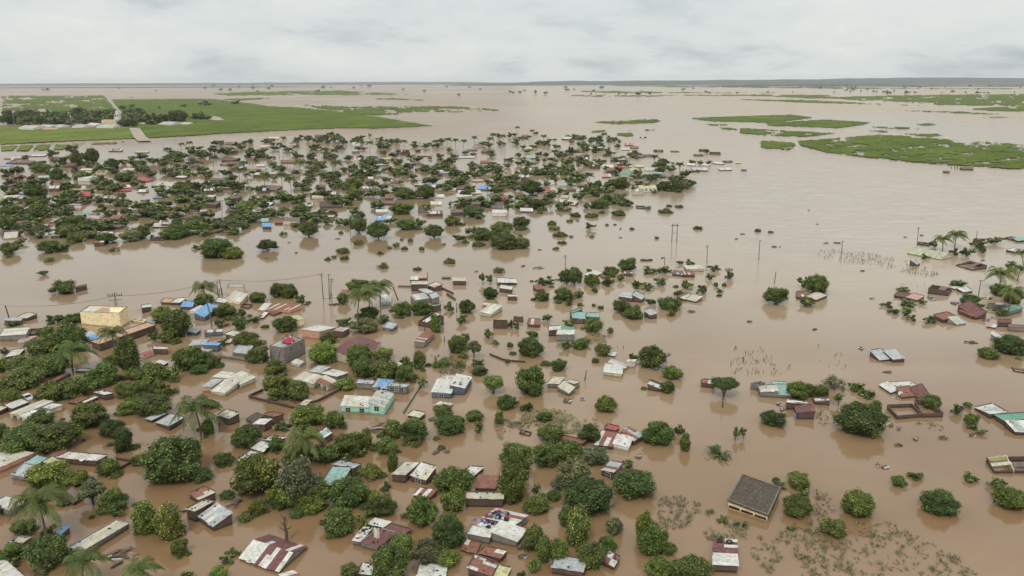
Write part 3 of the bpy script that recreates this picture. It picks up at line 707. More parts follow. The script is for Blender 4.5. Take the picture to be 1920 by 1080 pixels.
TREES = []; HOUSES = []; PALMS = []; POLES = []; WALLS = []; CROPS = []; RAFTS = []; BANS = []
DATA = r"""
@0,120,4
T 0,345,130,465,d 110,340,230,450,d 230,360,330,460 300,335,395,440,d 380,350,500,450,d 470,350,560,440,d 530,325,650,420,d 640,330,740,420,d 720,330,880,430,d 580,385,690,460 700,400,780,470 450,415,540,470,d 340,420,410,475 910,350,1010,440,d 1000,350,1100,430,d 1090,350,1190,440,d 890,400,1030,475 1260,340,1400,450,d 1420,365,1500,425,d 1480,350,1590,425,d 1100,420,1180,460 900,305,955,350,d 955,290,1015,335,d 1350,295,1400,325,d 1490,265,1580,318,d 1730,268,1800,305,d 1180,315,1205,335,d 130,420,190,465 200,430,240,470 250,345,310,400,d 60,340,150,420,d
T 490,600,595,680 350,630,430,700 625,625,740,745,d 410,680,520,770 520,650,620,780,d 230,740,370,820 370,770,470,880,d 700,730,800,810,d 790,700,890,800,d 880,705,960,760 950,710,1090,780 1090,690,1200,760,d 1150,700,1290,770,d 1000,670,1100,720 1290,660,1400,720,d 1380,610,1480,690 1450,640,1570,720 1560,600,1650,680 1640,620,1770,690 1640,780,1740,850,d 1420,870,1540,950,d 1270,895,1420,990 1090,800,1190,850 1190,770,1310,830 1270,800,1370,850 1370,790,1470,850,d 860,810,1000,890,d 700,825,815,905,d 560,800,680,880 470,870,530,930 290,850,370,910,d 200,820,260,880 180,900,340,1010,d 400,880,510,950 400,960,510,1030,d 500,950,610,1030,d 0,890,60,980,d 0,1000,100,1080,d 200,990,350,1080 880,960,970,1010 1000,1020,1080,1080 70,770,200,810 1300,980,1400,1030 1030,900,1110,950 640,980,700,1020 1540,820,1600,860 1820,610,1920,700 1700,740,1760,775 640,740,700,780 60,850,120,900,d 100,880,190,940 0,780,60,830,d 520,760,600,830 900,1010,970,1050 740,900,800,950 1480,790,1560,840
P 385,660,30,385,700 1255,640,40,1255,690 1360,600,30,1360,640 1420,590,30,1420,640 1595,620,30,1595,680 1660,600,30,1660,650 1600,700,40,1600,760 1790,790,40,1800,900 1850,830,40,1860,900 1770,960,40,1780,1040 1900,940,40,1900,1000 1440,720,35,1440,780 600,680,35,600,740 1830,740,40,1830,810
H:cg:W:140,478,250,483,235,455:14:g8 H:cg:W:290,468,370,473,355,450:11:g8 H:cg:W:405,468,460,473,450,447:11:g8 H:g:W:540,468,620,473,600,448:11:g8
H:w:C:645,458,712,463,700,432:11:g8 H:cg:W:725,470,850,472,830,440:13:g8 H:o:C:780,428,870,428,860,408:6 H:cg:W:1140,430,1180,435,1175,410:11:g8
H:g:W:1190,448,1290,453,1270,425:11:g8 H:r:C:1180,412,1250,414,1245,392:6:g2 H:cg:W:1050,445,1120,448,1100,434:6 H:o:O:310,490,420,490,410,480:4 H:cg:W:1340,448,1410,450,1400,432:8
H:pw:B:30,708,175,708,180,692:6 H:n:B:45,742,230,742,230,724:8 H:b:W:0,765,80,765,80,752:4 H:wn:B:815,652,910,652,910,636:6 H:y:B:1010,663,1110,663,1100,650:5
H:cw:C:855,932,985,925,965,905:5 H:R:B:870,955,985,950,985,932:5 H:yc:C:525,940,685,938,680,915:8 H:R:B:590,988,670,988,670,956:6 H:R:B:1000,862,1085,885,1085,848:6
H:c:W:1170,912,1290,915,1280,888:32:g6w4:pale house with arcaded white front rising from the water near dark trees
H:b:B:1150,1003,1215,1003,1215,987:6 H:wc:C:20,1008,130,1003,140,982:5 H:b:B:90,970,185,973,180,952:5 H:w:C:640,855,710,855,705,840:4 H:w:C:600,795,690,795,690,784:4
H:c:C:920,798,1090,795,1090,780:6 H:nc:B:720,1020,870,1020,870,987:10 H:n:B:1590,872,1710,872,1700,857:6 H:c:G:430,1052,600,1058,600,1032:6 H:r:B:1690,600,1750,600,1745,583:5
H:R:B:100,850,180,850,170,836:5 H:w:B:220,690,330,690,330,678:5 H:wn:B:1040,960,1110,960,1100,940:6 H:g:B:1640,940,1720,935,1710,915:5 H:n:B:330,770,420,770,420,755:6 H:r:B:1470,790,1560,785,1550,770:5
@480,120,4
T 0,620,90,680,d 185,535,230,570,d 280,550,340,600 350,530,430,590 430,540,500,600,d 490,535,560,600,d 550,520,640,600,d 620,545,685,610 700,560,760,600 740,545,800,590 840,515,868,545,d 890,560,1010,640 1040,560,1080,600 1150,590,1220,625 690,730,790,820,d 770,725,860,800,d 820,770,940,840,d 1000,780,1080,860 1100,740,1210,800,d 920,840,1020,890 1160,850,1210,890,d 1220,750,1320,810 1310,755,1400,815 1400,760,1500,830 1500,790,1620,870,d 1450,665,1520,705,d 1590,735,1650,790 1410,620,1480,660 1540,650,1590,680 1600,665,1650,690 1390,710,1450,750 1670,570,1740,620,d 1800,570,1870,610 1770,770,1870,820,d 1820,830,1900,890,d 1250,840,1400,900 1200,905,1345,1020,d 1040,940,1190,1010 820,930,950,1005,d 640,860,800,930 680,920,780,1030 830,870,920,930 620,910,690,950 540,810,680,850 560,850,650,900 340,880,400,915,d 410,955,470,1000 280,970,380,1030,d 520,970,660,1040 650,1005,720,1060 20,980,130,1040,d 1380,880,1500,930 1070,915,1130,950 1010,930,1060,960 1650,780,1760,820 1290,690,1330,720 1200,700,1230,720 1080,700,1100,730,d 1040,635,1100,670 930,645,1000,680 930,720,1000,760 60,680,130,720 300,670,360,710 1880,510,1920,560,d 1720,740,1790,790
P 520,540,35,520,600 310,560,35,310,640 395,545,30,395,610 590,560,40,590,680 430,640,35,430,720 510,640,40,510,760 580,650,45,580,800 600,740,60,600,880 330,740,60,330,900 250,640,40,255,720 300,620,30,300,700 200,620,35,205,700 170,600,35,175,700 60,830,60,65,920 190,830,50,200,960 255,860,55,265,960 400,810,50,400,940 480,750,60,480,900 120,750,50,120,850 560,690,45,570,780 180,970,60,185,1040 765,630,35,775,700 850,590,35,855,670 1105,580,35,1110,620 1055,575,30,1050,610 1300,600,30,1300,650 1340,580,28,1340,620 1390,575,28,1390,610 1437,565,35,1437,600 1495,570,32,1495,620 1557,575,30,1555,620 1637,550,28,1640,590 1780,530,35,1780,600 1755,560,35,1755,610 1850,540,30,1850,600 1480,800,40,1480,860 1760,660,40,1760,720 1885,720,35,1890,770 1730,880,35,1735,950 495,830,50,490,910 1270,770,40,1270,820
H:Rw:W:725,718,790,718,790,704:8 H:b:W:885,745,925,745,925,734:4 H:n:B:830,722,920,722,920,706:6 H:pb:B:620,628,670,628,670,612:10 H:w:C:380,708,450,708,450,696:6 H:w:C:0,765,60,766,60,752:5
H:r:B:190,738,300,738,290,722:7 H:w:W:1140,738,1190,738,1190,726:5 H:p:B:1215,688,1305,688,1300,672:6 H:w:B:1520,703,1640,703,1640,692:4 H:n:B:1580,650,1660,648,1660,636:5
H:b:B:1665,938,1735,942,1730,914:8 H:c:C:1410,948,1500,948,1500,930:8 H:w:C:1520,972,1690,970,1680,946:6 H:n:B:1500,942,1640,938,1640,922:6 H:w:B:1320,928,1370,928,1370,906:6
H:w:C:1340,1000,1410,1000,1410,978:6 H:r:B:1680,740,1750,740,1750,724:6 H:m:B:440,543,500,543,500,530:5 H:n:B:1100,658,1150,658,1150,638:6:r H:n:B:0,940,150,948,150,914:8 H:r:B:970,1008,1030,1008,1030,976:12
H:w:B:100,560,170,560,165,548:4 H:R:B:0,800,50,800,45,785:5 H:c:C:430,740,480,740,480,727:6 H:g:B:900,760,1000,755,990,742:5 H:wc:C:840,860,880,860,880,846:5 H:n:B:640,590,690,590,690,578:4 H:pr:B:1620,880,1700,880,1700,866:5 H:y:B:940,715,1010,715,1010,704:5
@960,120,4
T 390,530,440,560,d 555,540,620,600,d 610,530,700,600 785,560,820,600,d 765,595,830,630,d 200,550,300,620 400,610,500,690 520,590,600,670,d 590,600,680,675,d 690,620,745,660 380,660,420,700 440,690,560,750,m3 550,740,630,775 610,700,680,750 640,730,690,760 750,800,805,845,d 610,860,700,940,d 680,850,780,940 760,850,880,950,d 870,850,930,900 880,820,990,870 1000,820,1090,890,d 1080,870,1200,960,d 1180,850,1290,970 1260,780,1350,860 1310,715,1380,750,d 1385,720,1430,760 1450,715,1500,760 1430,640,1490,670,d 60,860,210,975,d2 220,870,290,920 260,810,350,880,d 330,920,410,970 410,875,460,920 450,960,560,1010 560,940,680,1000 0,790,60,850 60,780,150,840 160,760,210,810 20,720,70,770 360,750,400,790 270,740,350,785 170,650,230,690 1040,940,1100,975 0,560,60,610 60,600,110,640 130,600,190,640 20,660,90,700 220,700,260,740 600,880,660,930 880,900,930,950 740,1000,800,1060 790,1010,900,1070 1090,770,1130,800
P 40,475,22,40,510 150,500,25,150,540 535,545,28,535,600 600,560,30,600,620 690,525,30,690,600 655,545,28,655,610 465,560,28,465,600 495,560,25,495,600 650,590,28,650,630 725,580,28,725,620 317,655,35,320,720 1070,695,38,1072,745 1133,720,35,1135,760 1255,750,40,1255,790 1205,745,20,1205,770 575,830,48,585,925 405,820,45,415,870 1040,840,40,1040,890 1190,860,35,1190,900 235,540,30,235,590 285,1040,35,290,1080 880,680,30,880,740 510,920,30,510,960 100,560,28,100,600 130,545,25,130,590
H:t:W:105,702,170,702,170,686:6 H:pR:B:845,608,910,608,910,592:6 H:w:B:820,643,880,643,880,632:5 H:r:B:885,630,950,631,950,617:5 H:pw:B:890,664,960,664,960,656:4 H:t:B:815,688,850,688,850,672:4
H:n:B:740,725,870,725,860,702:10 H:n:B:895,698,980,703,970,682:5 H:w:B:680,776,760,776,755,757:5 H:R:B:775,783,830,786,825,766:5 H:yc:B:830,773,900,773,890,757:4 H:y:B:925,773,990,773,975,757:4
H:m:B:900,802,970,800,965,782:5 H:c:C:1000,798,1090,798,1075,777:6 H:G:W:825,828,890,828,890,810:4 H:wp:B:675,846,740,846,735,824:8 H:t:B:1060,828,1130,828,1120,812:4 H:t:W:355,910,410,910,410,895:6
H:G:B:440,910,480,910,480,896:5 H:R:W:205,956,285,952,280,934:10 H:y:C:290,943,320,943,320,927:6 H:m:B:410,948,480,948,480,934:8
H:yc:W:960,936,1085,933,1060,907:30:g4w4:pale house with cream roof and white walls at the town's flooded edge
H:R:W:940,903,990,908,980,882:5:g3 H:n:B:760,972,830,982,800,957:8 H:n:B:1060,656,1135,656,1135,642:6:r H:n:B:1190,658,1255,658,1250,650:4:r H:n:B:1360,686,1435,688,1435,677:6:r H:n:B:1400,652,1470,652,1470,638:6:r
H:n:B:1480,678,1565,680,1560,658:5:r H:w:B:1495,742,1575,752,1540,736:5 H:n:B:1580,736,1655,736,1650,724:5:r H:y:B:1675,743,1718,743,1718,734:4 H:wg:B:1350,796,1470,798,1460,776:8 H:wg:B:1560,796,1650,793,1645,776:6
H:n:B:1720,798,1760,798,1755,789:5 H:w:B:1310,758,1370,762,1370,747:4 H:w:C:1420,758,1470,763,1470,751:4 H:n:B:1295,890,1350,890,1350,876:8 H:y:W:95,635,145,637,145,624:5 H:r:B:80,545,130,543,125,530:5 H:c:C:370,998,420,998,420,985:8
H:nr:B:10,560,70,558,65,545:5 H:g:B:305,560,335,560,335,545:10 H:r:B:450,660,540,660,540,646:5 H:w:B:960,555,1010,555,1005,545:1:r H:pw:B:700,900,760,905,750,890:5
@1440,120,4
T 1010,165,1035,180,d 1020,200,1065,218,d 1090,203,1115,217,d 1130,168,1155,180,d 1475,203,1490,218,d 1555,204,1590,218,d 1590,207,1602,218,d 1610,207,1630,218,d 1640,208,1665,218,d 490,205,505,216,d 340,208,350,216,d 180,205,195,215,d 850,198,880,216,d 880,202,930,218,d 1300,206,1312,216,d 640,165,665,177,d 350,160,372,172,d 1845,200,1858,216,d
T 610,190,622,214,d 690,190,702,214,d 785,192,797,216,d 800,194,812,216,d 812,190,822,216,d 940,185,952,214,d 1370,765,1380,790,d 1395,765,1405,792,d 1415,768,1425,792,d 1436,770,1446,792,d
H:n:B:1445,785,1540,788,1535,776:10 H:n:B:1310,808,1360,812,1350,800:8
@960,120,4
T 160,195,190,222,d 235,203,270,228,d 45,200,70,220,d 0,205,20,220,d 390,183,430,200,d 455,182,475,196,d 930,212,975,236,d 1025,203,1050,228,d 1465,205,1488,220,d 1675,206,1700,222,d 845,215,860,230,d 790,215,808,232,d 585,213,600,230,d
@0,360,4
T 0,90,170,190,d 0,180,120,290 190,80,350,200 390,120,500,205,d 460,90,540,155 720,95,820,180 1160,135,1275,210 995,75,1080,140,d2 990,240,1120,355 1080,215,1160,270,d 510,290,630,385 730,300,860,385,d1 290,360,450,465,d 430,370,540,445,m1 0,370,130,480 820,400,905,450,s 330,480,410,525,s 1280,200,1380,300 1310,240,1420,340 1400,200,1560,310 1610,185,1700,250 1710,170,1840,250 1760,60,1900,155,l 1490,340,1740,505,d 1740,400,1795,450 1430,400,1490,430 280,580,365,635 390,655,565,770,d 1550,285,1610,325 1630,270,1690,310 880,110,980,165 240,290,345,350 490,255,545,290 555,245,620,280 1450,760,1600,850 1870,745,1990,830 190,220,300,290 100,340,200,400 630,270,760,345 800,280,860,310,s 1390,80,1530,145 1500,140,1650,190 1600,70,1650,105
P 1520,715,110,1590,1005
H:t:B:550,183,620,183,630,161:14 H:G:B:620,168,690,172,690,152:12 H:wp:B:500,225,565,226,565,207:6 H:n:B:455,220,600,225,680,195:14 H:on:B:710,237,800,235,815,205:15 H:r:B:820,200,890,203,895,172:10 H:mn:B:780,260,900,262,925,246:20
H:n:B:600,282,660,285,670,266:20 H:c:C:30,348,130,340,155,292:10 H:w:C:340,328,400,328,400,303:10 H:n:B:350,298,440,298,440,277:20:r H:w:B:1145,260,1285,260,1285,234:10 H:n:B:1125,345,1230,345,1230,320:20:r
H:b:W:1755,276,1812,276,1812,256:14 H:w:W:1500,145,1550,145,1555,131:6 H:b:B:1445,220,1500,222,1515,197:6 H:n:B:570,718,655,700,662,692:32 H:R:B:600,30,672,30,672,2:8 H:nc:B:720,68,860,68,870,35:8 H:n:B:1560,100,1595,100,1595,76:20 H:n:B:900,145,970,140,975,118:12
H:c:C:1705,718,1830,718,1840,688:58,58,60:f:cream cube of a house on stilts beside the power line
+:cw:Y:1700,802,1800,830,1850,765:30,20,45 H:w:G:1610,822,1690,830,1700,802:10 H:b:S:1460,905,1535,937,1640,862:50,32,45::grey blue house under a bright blue sheet roof beside the palm
L 40,850,70,945 1625,675,1640,800 1645,655,1665,775 860,755,870,845 1665,60,1665,185 1700,0,1708,90
@480,360,4
T 320,220,465,335,d1 20,360,160,435,d1 470,185,580,245 710,190,830,310,m1 735,130,850,210 830,225,1000,355,d1 1050,200,1200,290 1170,185,1270,270,d 1270,235,1400,345,d1 1415,170,1535,260 1540,105,1705,185 1465,310,1575,380 1570,250,1700,320,d 1630,280,1770,370 1755,215,1930,330 1760,320,1980,420,d 1620,370,1710,400,s 965,190,1060,235 720,350,810,400,s 1015,370,1085,415,s 980,400,1020,430,s 1085,405,1140,430,s 1135,335,1185,380,s 1080,345,1105,365,s 1220,400,1270,440,s 1395,375,1430,400,s 905,435,955,470,s 600,420,700,450,s 515,480,565,515,s 560,470,610,500,s 630,480,700,500,s 905,525,1000,570,s 1185,550,1240,590,s 1410,495,1500,530,s 1770,565,1870,600,s 620,285,655,315,s 175,300,240,315,s 105,680,230,800,d 190,680,310,810,d 295,755,390,850 0,755,65,840 1670,590,1730,690,o1 1725,605,1790,690,o1 690,660,860,740,d 600,750,700,850,o 1035,820,1170,940 1165,815,1325,930,d 270,90,400,180 20,130,80,165 180,110,250,140 150,140,240,195 370,150,450,210 1010,90,1175,160 1230,85,1325,155 860,85,915,130 650,50,720,100 450,125,540,165 560,140,620,180 260,10,375,65,d 20,20,130,80,d 520,10,640,70 640,0,770,60,d 410,0,460,35
P 780,770,125,760,960 925,700,110,935,860 1895,110,50,1890,190 850,740,100,850,900
H:gw:B:30,98,100,103,135,78:10 H:w:B:90,133,140,133,140,112:10 H:t:B:40,223,95,221,95,197:15 H:bR:B:50,260,115,260,115,232:20 H:w:C:340,108,420,108,430,87:8 H:k:B:480,108,640,108,640,82:14 H:c:B:475,183,580,188,585,172:10 H:n:B:260,232,380,232,380,207:20:r H:r:B:140,232,200,232,200,208:12
H:w:W:900,150,985,150,985,130:8 H:wb:B:895,213,1010,213,1020,182:8::pale blue sheet roof shack among dark trees H:n:B:930,85,1040,88,1045,67:10 H:w:C:1310,93,1390,95,1390,72:8 H:yG:W:1465,93,1600,93,1600,70:22:w3:olive green roofed long house with a pale front
H:G:W:1655,73,1760,73,1755,44:24:w3:dark green roofed house beside the red roofed one H:R:B:1770,53,1880,58,1890,30:15::red roofed house beside the dark green roofed one H:nw:B:1285,163,1400,163,1400,142:20 H:w:W:1510,38,1620,30,1640,4:6
H:w:B:1155,658,1215,660,1225,632:12 H:o:B:1215,648,1280,645,1280,624:14 H:cw:B:1165,692,1285,692,1285,670:52 H:pw:B:1290,700,1340,716,1398,692:30,30,45 H:c:B:1480,667,1575,667,1570,644:32 H:n:B:1398,645,1460,645,1455,636:8
H:gw:G:1160,772,1195,812,1310,797:60,30,35 +:gw:G:1220,732,1290,762,1332,748:20 +:gw:G:1302,767,1325,800,1386,790:55,40,60 +:GR:B:1315,852,1330,857,1388,847:45
H:w:W:945,825,1010,825,1010,770:25 H:w:B:1810,678,1892,680,1890,648:22 H:w:B:1825,720,1912,732,1915,708:30 H:R:W:640,745,695,748,695,738:5
W:.6 1065,712 1165,714
W:.7 1400,728 1480,768
W:.7 1430,772 1496,812
W:.5 1030,720 1065,810
L 490,610,505,800 545,615,550,800 565,650,560,800 705,175,708,310 1285,600,1285,690 1505,830,1505,900
D 550,830,625,860 590,345,625,360 1645,592,1660,604 240,375,256,388 60,495,85,505
@960,360,4
T 0,185,130,270,d 35,305,85,340,s 545,220,625,280,d1 575,318,625,340,s 350,362,410,385,s 320,300,410,325,s 305,408,355,430,s 425,322,465,340,s 410,200,460,225,s 285,255,360,280,s 265,220,340,240,s 435,155,515,180,s 550,150,640,185,s 745,140,850,165,s 650,130,700,165,s 695,232,730,255,s 805,265,825,280,s 880,260,915,285,s 1065,325,1105,355,s 1360,250,1425,278,s 1820,272,1870,298,s 1155,92,1200,110,s 1230,93,1285,113,s 1110,125,1200,150,s 805,485,945,590,d1 980,550,1090,615 1095,550,1205,625 1230,508,1290,552 1300,495,1365,560,o 1470,535,1570,600,d 1450,600,1515,670,d 1585,590,1670,670 1235,655,1360,725,d 1390,685,1490,770 1070,630,1175,710 895,650,1000,720 970,670,1065,735 1210,738,1290,768,s 1510,670,1560,720 1535,715,1585,760 1535,760,1575,785,s 1575,675,1610,710,s 350,570,470,690,d1 410,565,530,700,d1 540,610,665,710 675,625,770,715 680,550,800,640 780,600,850,680 550,575,610,610 155,630,260,700 230,650,325,710 260,625,305,660 165,735,280,825 315,720,455,830,d 455,730,555,805 595,705,640,750,s 0,50,110,130 110,50,260,130,d 335,90,400,150 410,110,460,150 510,70,600,130 590,50,730,130 740,45,800,100 780,30,900,110 450,0,550,60 180,130,240,165,s 480,205,505,222,s 760,235,785,250,s 990,100,1050,130,s
H:w:B:60,143,155,146,155,122:10 H:k:B:20,50,145,52,150,30:8 H:cg:B:420,93,470,98,550,68:6 H:c:C:370,42,420,42,420,28:6 H:wr:B:660,40,730,42,730,24:5 H:n:B:930,116,1000,120,995,102:8:r
H:rw:B:157,700,182,730,252,732:36,18,20 H:w:B:-30,680,35,680,20,652:18 H:n:B:0,785,38,785,38,771:30:r H:w:B:545,620,620,638,650,598:10 H:rn:B:650,610,680,640,755,625:10 H:cr:B:820,590,890,598,880,570:10 +:nw:B:840,610,900,616,900,602:20
H:cw:C:1315,578,1440,574,1410,548:22:g4:cream house with a pale gabled roof among trees by the poles H:ng:B:1200,613,1280,623,1290,594:15 H:cr:B:1290,618,1370,620,1355,594:22 H:n:B:1600,585,1655,585,1655,572:6:r
L 400,475,400,585 1145,485,1143,550 1465,400,1462,535 1860,360,1850,510
D 60,552,100,563 150,560,260,586 300,655,400,668 1120,492,1135,502 805,340,820,348 1700,312,1745,322 1320,890,1360,905 200,433,212,440
@1440,360,4
T 235,625,330,730,d 290,615,460,775,d 1525,360,1640,425 1585,400,1655,465,d 1640,335,1765,385 1440,405,1540,495 1365,410,1430,480 1150,455,1210,510 1780,520,1920,590 950,705,1050,755 1210,350,1290,430 1375,670,1500,700 1680,680,1800,790 1780,720,1900,850 0,285,38,308,s
P 1305,350,75,1310,440 1415,320,82,1400,415 1745,610,115,1735,730 1830,740,100,1800,930 1895,450,60,1915,560
H:q:C:1042,457,1300,505,1380,486:8,6,10:g46:long pale green gabled roof standing just clear of the water beside two palms
H:gw:B:1060,508,1118,545,1172,533:45,12,22 H:n:B:1120,385,1210,395,1215,380:12:r H:n:B:1408,545,1530,578,1640,546:8,12,30:r:roofless brown enclosure with its walls standing beside the pale green roof H:n:B:1535,357,1625,360,1628,349:22:r
H:t:B:1830,345,1870,366,1930,356:15,12,15 H:n:B:1775,340,1830,355,1845,335:10:r H:w:B:1785,432,1870,452,1930,440:16,12,15 H:w:B:1365,715,1400,725,1440,702:10 +:wg:B:1415,720,1465,750,1530,740:25,10,20 H:n:B:1197,715,1350,747,1380,722:48,34,20:r:tall brown roofless walls standing by themselves beside the pale roofed shack
L 60,595,48,685 560,365,550,460 1130,265,1118,395 1570,290,1562,350 1885,600,1870,670 1598,658,1570,830
K:.9:u 330,445 480,430 700,450 1040,510 1300,620 1250,640 1040,612 830,560 430,510
K:.2:u 1000,165 1080,160 1180,200 1120,240
K:.25:u 1060,680 1180,690 1180,720 900,720
D 360,232,376,254 20,405,78,422 415,378,450,392 492,376,545,392 1140,320,1165,334 1010,333,1045,345 1190,780,1260,805 1600,788,1690,812 765,795,790,808
@0,540,4.8
T 400,240,490,320,d 460,225,590,320,d 580,215,735,320,d 50,290,160,360 320,330,560,560 500,335,770,560,d 240,430,500,610 1365,155,1560,330,l 1450,180,1715,470,d 1330,370,1450,480 1420,380,1560,500 1030,450,1270,780,d 1560,520,1860,750 1850,610,1990,720,d 60,620,310,740 330,590,620,800 30,700,370,910 350,830,600,1030 560,790,820,1000 770,650,1060,900 1200,670,1500,850 1140,830,1380,1040 1330,820,1530,1000 0,530,65,620 -60,620,50,780 1510,700,1620,840 930,600,1060,720 1040,840,1200,980 0,900,180,1060 520,290,640,350 1180,970,1350,1080
P 1000,400,135,1040,600 645,560,195,655,745
H:c:B:155,262,245,270,335,232:22,28,38 H:g:B:45,292,192,292,200,270:40 H:cw:G:0,432,238,415,265,352:45,60,60::wide cream roofed house at the water's edge with a brown yard wall H:n:B:265,412,400,400,405,352:22:r
H:kw:Y:735,215,1090,228,1165,172:112,132,134:f:big yellow block with a flat parapeted roof facing open water
H:o:B:830,480,905,502,1400,328:50,70,60::long peach roofed building running beside the yellow block H:g:G:740,412,775,442,862,416:12 H:b:W:772,447,840,474,905,442:22 H:b:W:1340,296,1392,310,1412,287:15 H:y:Y:1180,282,1300,296,1305,280:22:r
H:cw:B:50,620,170,602,225,545:22 H:p:W:160,480,250,475,330,432:22 H:tw:B:1280,178,1362,168,1440,126:50,40,32 H:o:B:1450,126,1540,130,1555,96:22 H:w:B:1545,130,1620,131,1675,92:25 H:b:B:1625,168,1730,172,1742,121:24 H:w:W:1710,202,1760,216,1830,162:30
H:wR:C:1265,590,1300,610,1390,580:32 H:c:B:1380,545,1505,550,1500,531:50 H:gt:S:1680,390,1770,402,1800,370:28 H:g:W:1700,520,1840,505,1880,462:14 H:w:W:1785,560,1850,585,1900,546:20
H:wr:B:450,840,500,836,690,762:24 H:w:B:680,742,780,746,815,730:20 H:m:B:1110,880,1190,884,1265,852:14:g22:small maroon gabled roof deep among the trees H:wr:B:1405,670,1480,690,1500,665:20
L 45,160,80,268
@380,540,4.8
T 630,245,850,405,d 400,515,615,680,d 280,395,510,540 300,170,420,270 100,130,300,270 270,270,400,380 400,250,520,310 100,275,210,375 550,635,750,790 545,750,800,1005,l 730,820,960,1020 955,480,1210,700,l 1290,500,1540,720 1050,390,1200,510 1350,620,1560,820 1510,640,1760,840 1740,690,1900,860 1200,790,1370,930,l 1200,250,1340,350,d 1340,270,1570,410,o 1420,155,1590,290,d 1570,230,1710,330,l 1540,560,1720,640 0,620,140,730,d 140,440,220,530 415,40,565,140 1770,610,1860,700 1700,125,1810,230,d 530,320,600,360,s
H:n:B:340,165,420,172,450,142:16:r H:cr:O:585,190,788,200,885,152:30,30,45::long rust streaked pale roof house beside open water +:w:W:500,197,560,203,615,142:10 +:m:B:580,215,640,242,692,207:12 +:rw:B:490,262,540,268,590,222:14
H:oy:Y:795,256,850,292,905,266:30,66,58::small ochre house with a bright yellow end wall H:w:O:895,372,1055,392,1200,356:74,74,50::salmon walled house with a pale patched roof and a maroon tarp +:gp:B:1185,382,1262,392,1322,362:60,60,45
H:g:G:610,520,742,546,912,452:118,142,130:f:grey two storey concrete house with people and a red tarp on its flat roof
H:g:G:270,577,400,592,450,522:30 H:m:C:1185,562,1318,612,1560,480:92,78,70:g30:big maroon roofed house, the long front wing +:m:C:1400,552,1562,548,1658,482:70,56,58:g26
H:cw:C:820,822,1000,862,1090,792:40,52,40::large cream roofed house beside the walled yard +:cr:C:1027,832,1127,882,1207,836:60,48,56:w2 +:gw:C:960,748,1060,762,1147,712:22 +:gw:G:1070,767,1212,797,1312,762:30,58,56
H:cw:C:95,797,215,812,290,767:20,30,30::large cream walled house with three pale roofs by open brown water +:cw:C:225,812,350,866,477,802:40,40,46:w3 +:cw:C:80,925,202,946,332,842:32,34,48 +:g:O:0,885,78,890,182,826:50
H:g:G:1390,852,1530,862,1542,836:56 +:gb:G:1530,890,1667,906,1717,832:42 H:g:G:1665,877,1832,890,1857,870:68:w2 H:cw:B:210,412,300,436,350,402:40,38,32 H:c:B:212,492,240,496,285,452:12 H:rw:S:20,402,175,392,178,372:38 H:b:S:10,512,140,516,166,496:58
H:g:G:1620,350,1706,366,1756,322:28,28,38:w1:small grey shed with a dark open front standing in the water H:wR:B:1690,690,1742,715,1792,682:24 H:w:W:800,668,870,690,908,660:26
W:.9 150,596 158,628 540,682
L 700,560,665,720 148,0,150,70 168,0,178,60
@760,540,4.8
T 700,-15,835,110,d 475,100,630,235,d 445,225,560,335,o 345,110,435,215,l 675,355,795,455 770,455,845,515,s 915,475,970,535,s 1090,365,1195,480 1010,430,1240,630,d 380,420,550,600 480,395,600,510,d 555,470,680,590,o3 590,630,715,700 595,690,745,795,d 1000,690,1270,990 1310,640,1455,755 1220,640,1310,700,s 690,790,890,910,l2 210,235,335,420 50,565,200,740 -40,600,50,760 80,800,205,890,m1 1235,220,1330,310,l 1400,280,1520,350 1610,265,1770,410 1800,345,1875,410 1385,455,1500,560 1500,450,1650,555 1560,430,1690,515,d 1700,480,1840,620 1680,610,1740,680,s 970,290,1045,385,l 925,265,980,370,o 895,630,945,680,s 935,560,995,600,s 1430,100,1510,170 1540,125,1610,165,s 1670,130,1725,170,s 1735,145,1785,195,s 470,560,580,640,s 250,630,400,700,s 430,640,545,720,s 1690,20,1730,45,s
H:rw:B:115,292,230,320,360,248:50,40,85:r:broken brick house without a roof beside the slim tree H:cr:G:82,475,168,487,262,405:60,52,48 H:cw:C:675,215,770,236,870,160:40,30,48::narrow cream house with torn pale roof facing the square brick shed +:c:C:690,147,750,157,775,142:20
H:k:B:790,302,920,302,922,282:64:r:square brown brick box without roof beside small bushes H:w:B:920,75,1006,76,1006,62:34 H:n:B:972,262,1060,268,1062,254:40:r H:cr:B:1100,325,1205,332,1215,282:26
H:t:B:1502,270,1620,278,1602,220:50,46,50::teal roofed brick house beside a leafy clump +:t:B:1622,255,1735,264,1702,222:50,62,50 +:G:B:1480,216,1502,222,1590,190:60
H:w:B:1290,380,1392,374,1395,342:55 +:w:G:1360,418,1512,418,1520,376:60 +:G:W:1400,368,1515,371,1516,350:12
H:w:S:238,935,410,948,460,832:52,48,60:w1:slate blue house with bright white roofs and a collapsed porch +:w:S:400,872,532,902,596,802:90,62,52 +:cw:S:310,817,500,827,600,802:30
H:w:G:265,1050,380,1072,425,1042:20 H:cw:G:1280,860,1382,862,1460,802:40,40,60::brown block house with three cream roof slopes beside the tall tree +:c:G:1372,890,1470,946,1522,896:40,30,50 +:c:G:1440,842,1522,862,1567,846:52
W:.5 760,602 880,652 950,662 1080,672
K:1.6:b 230,600 420,620 545,680 540,740 500,780 300,770 300,700
K:1.0:b 1650,390 1800,400 1820,500 1700,480
K:.3:u 1850,520 1990,540 1990,570 1850,565
L 1630,740,1615,830 350,435,352,480 175,290,175,400
D 370,215,435,250 1420,1010,1495,1035 1585,998,1605,1010
@1140,540,4.8
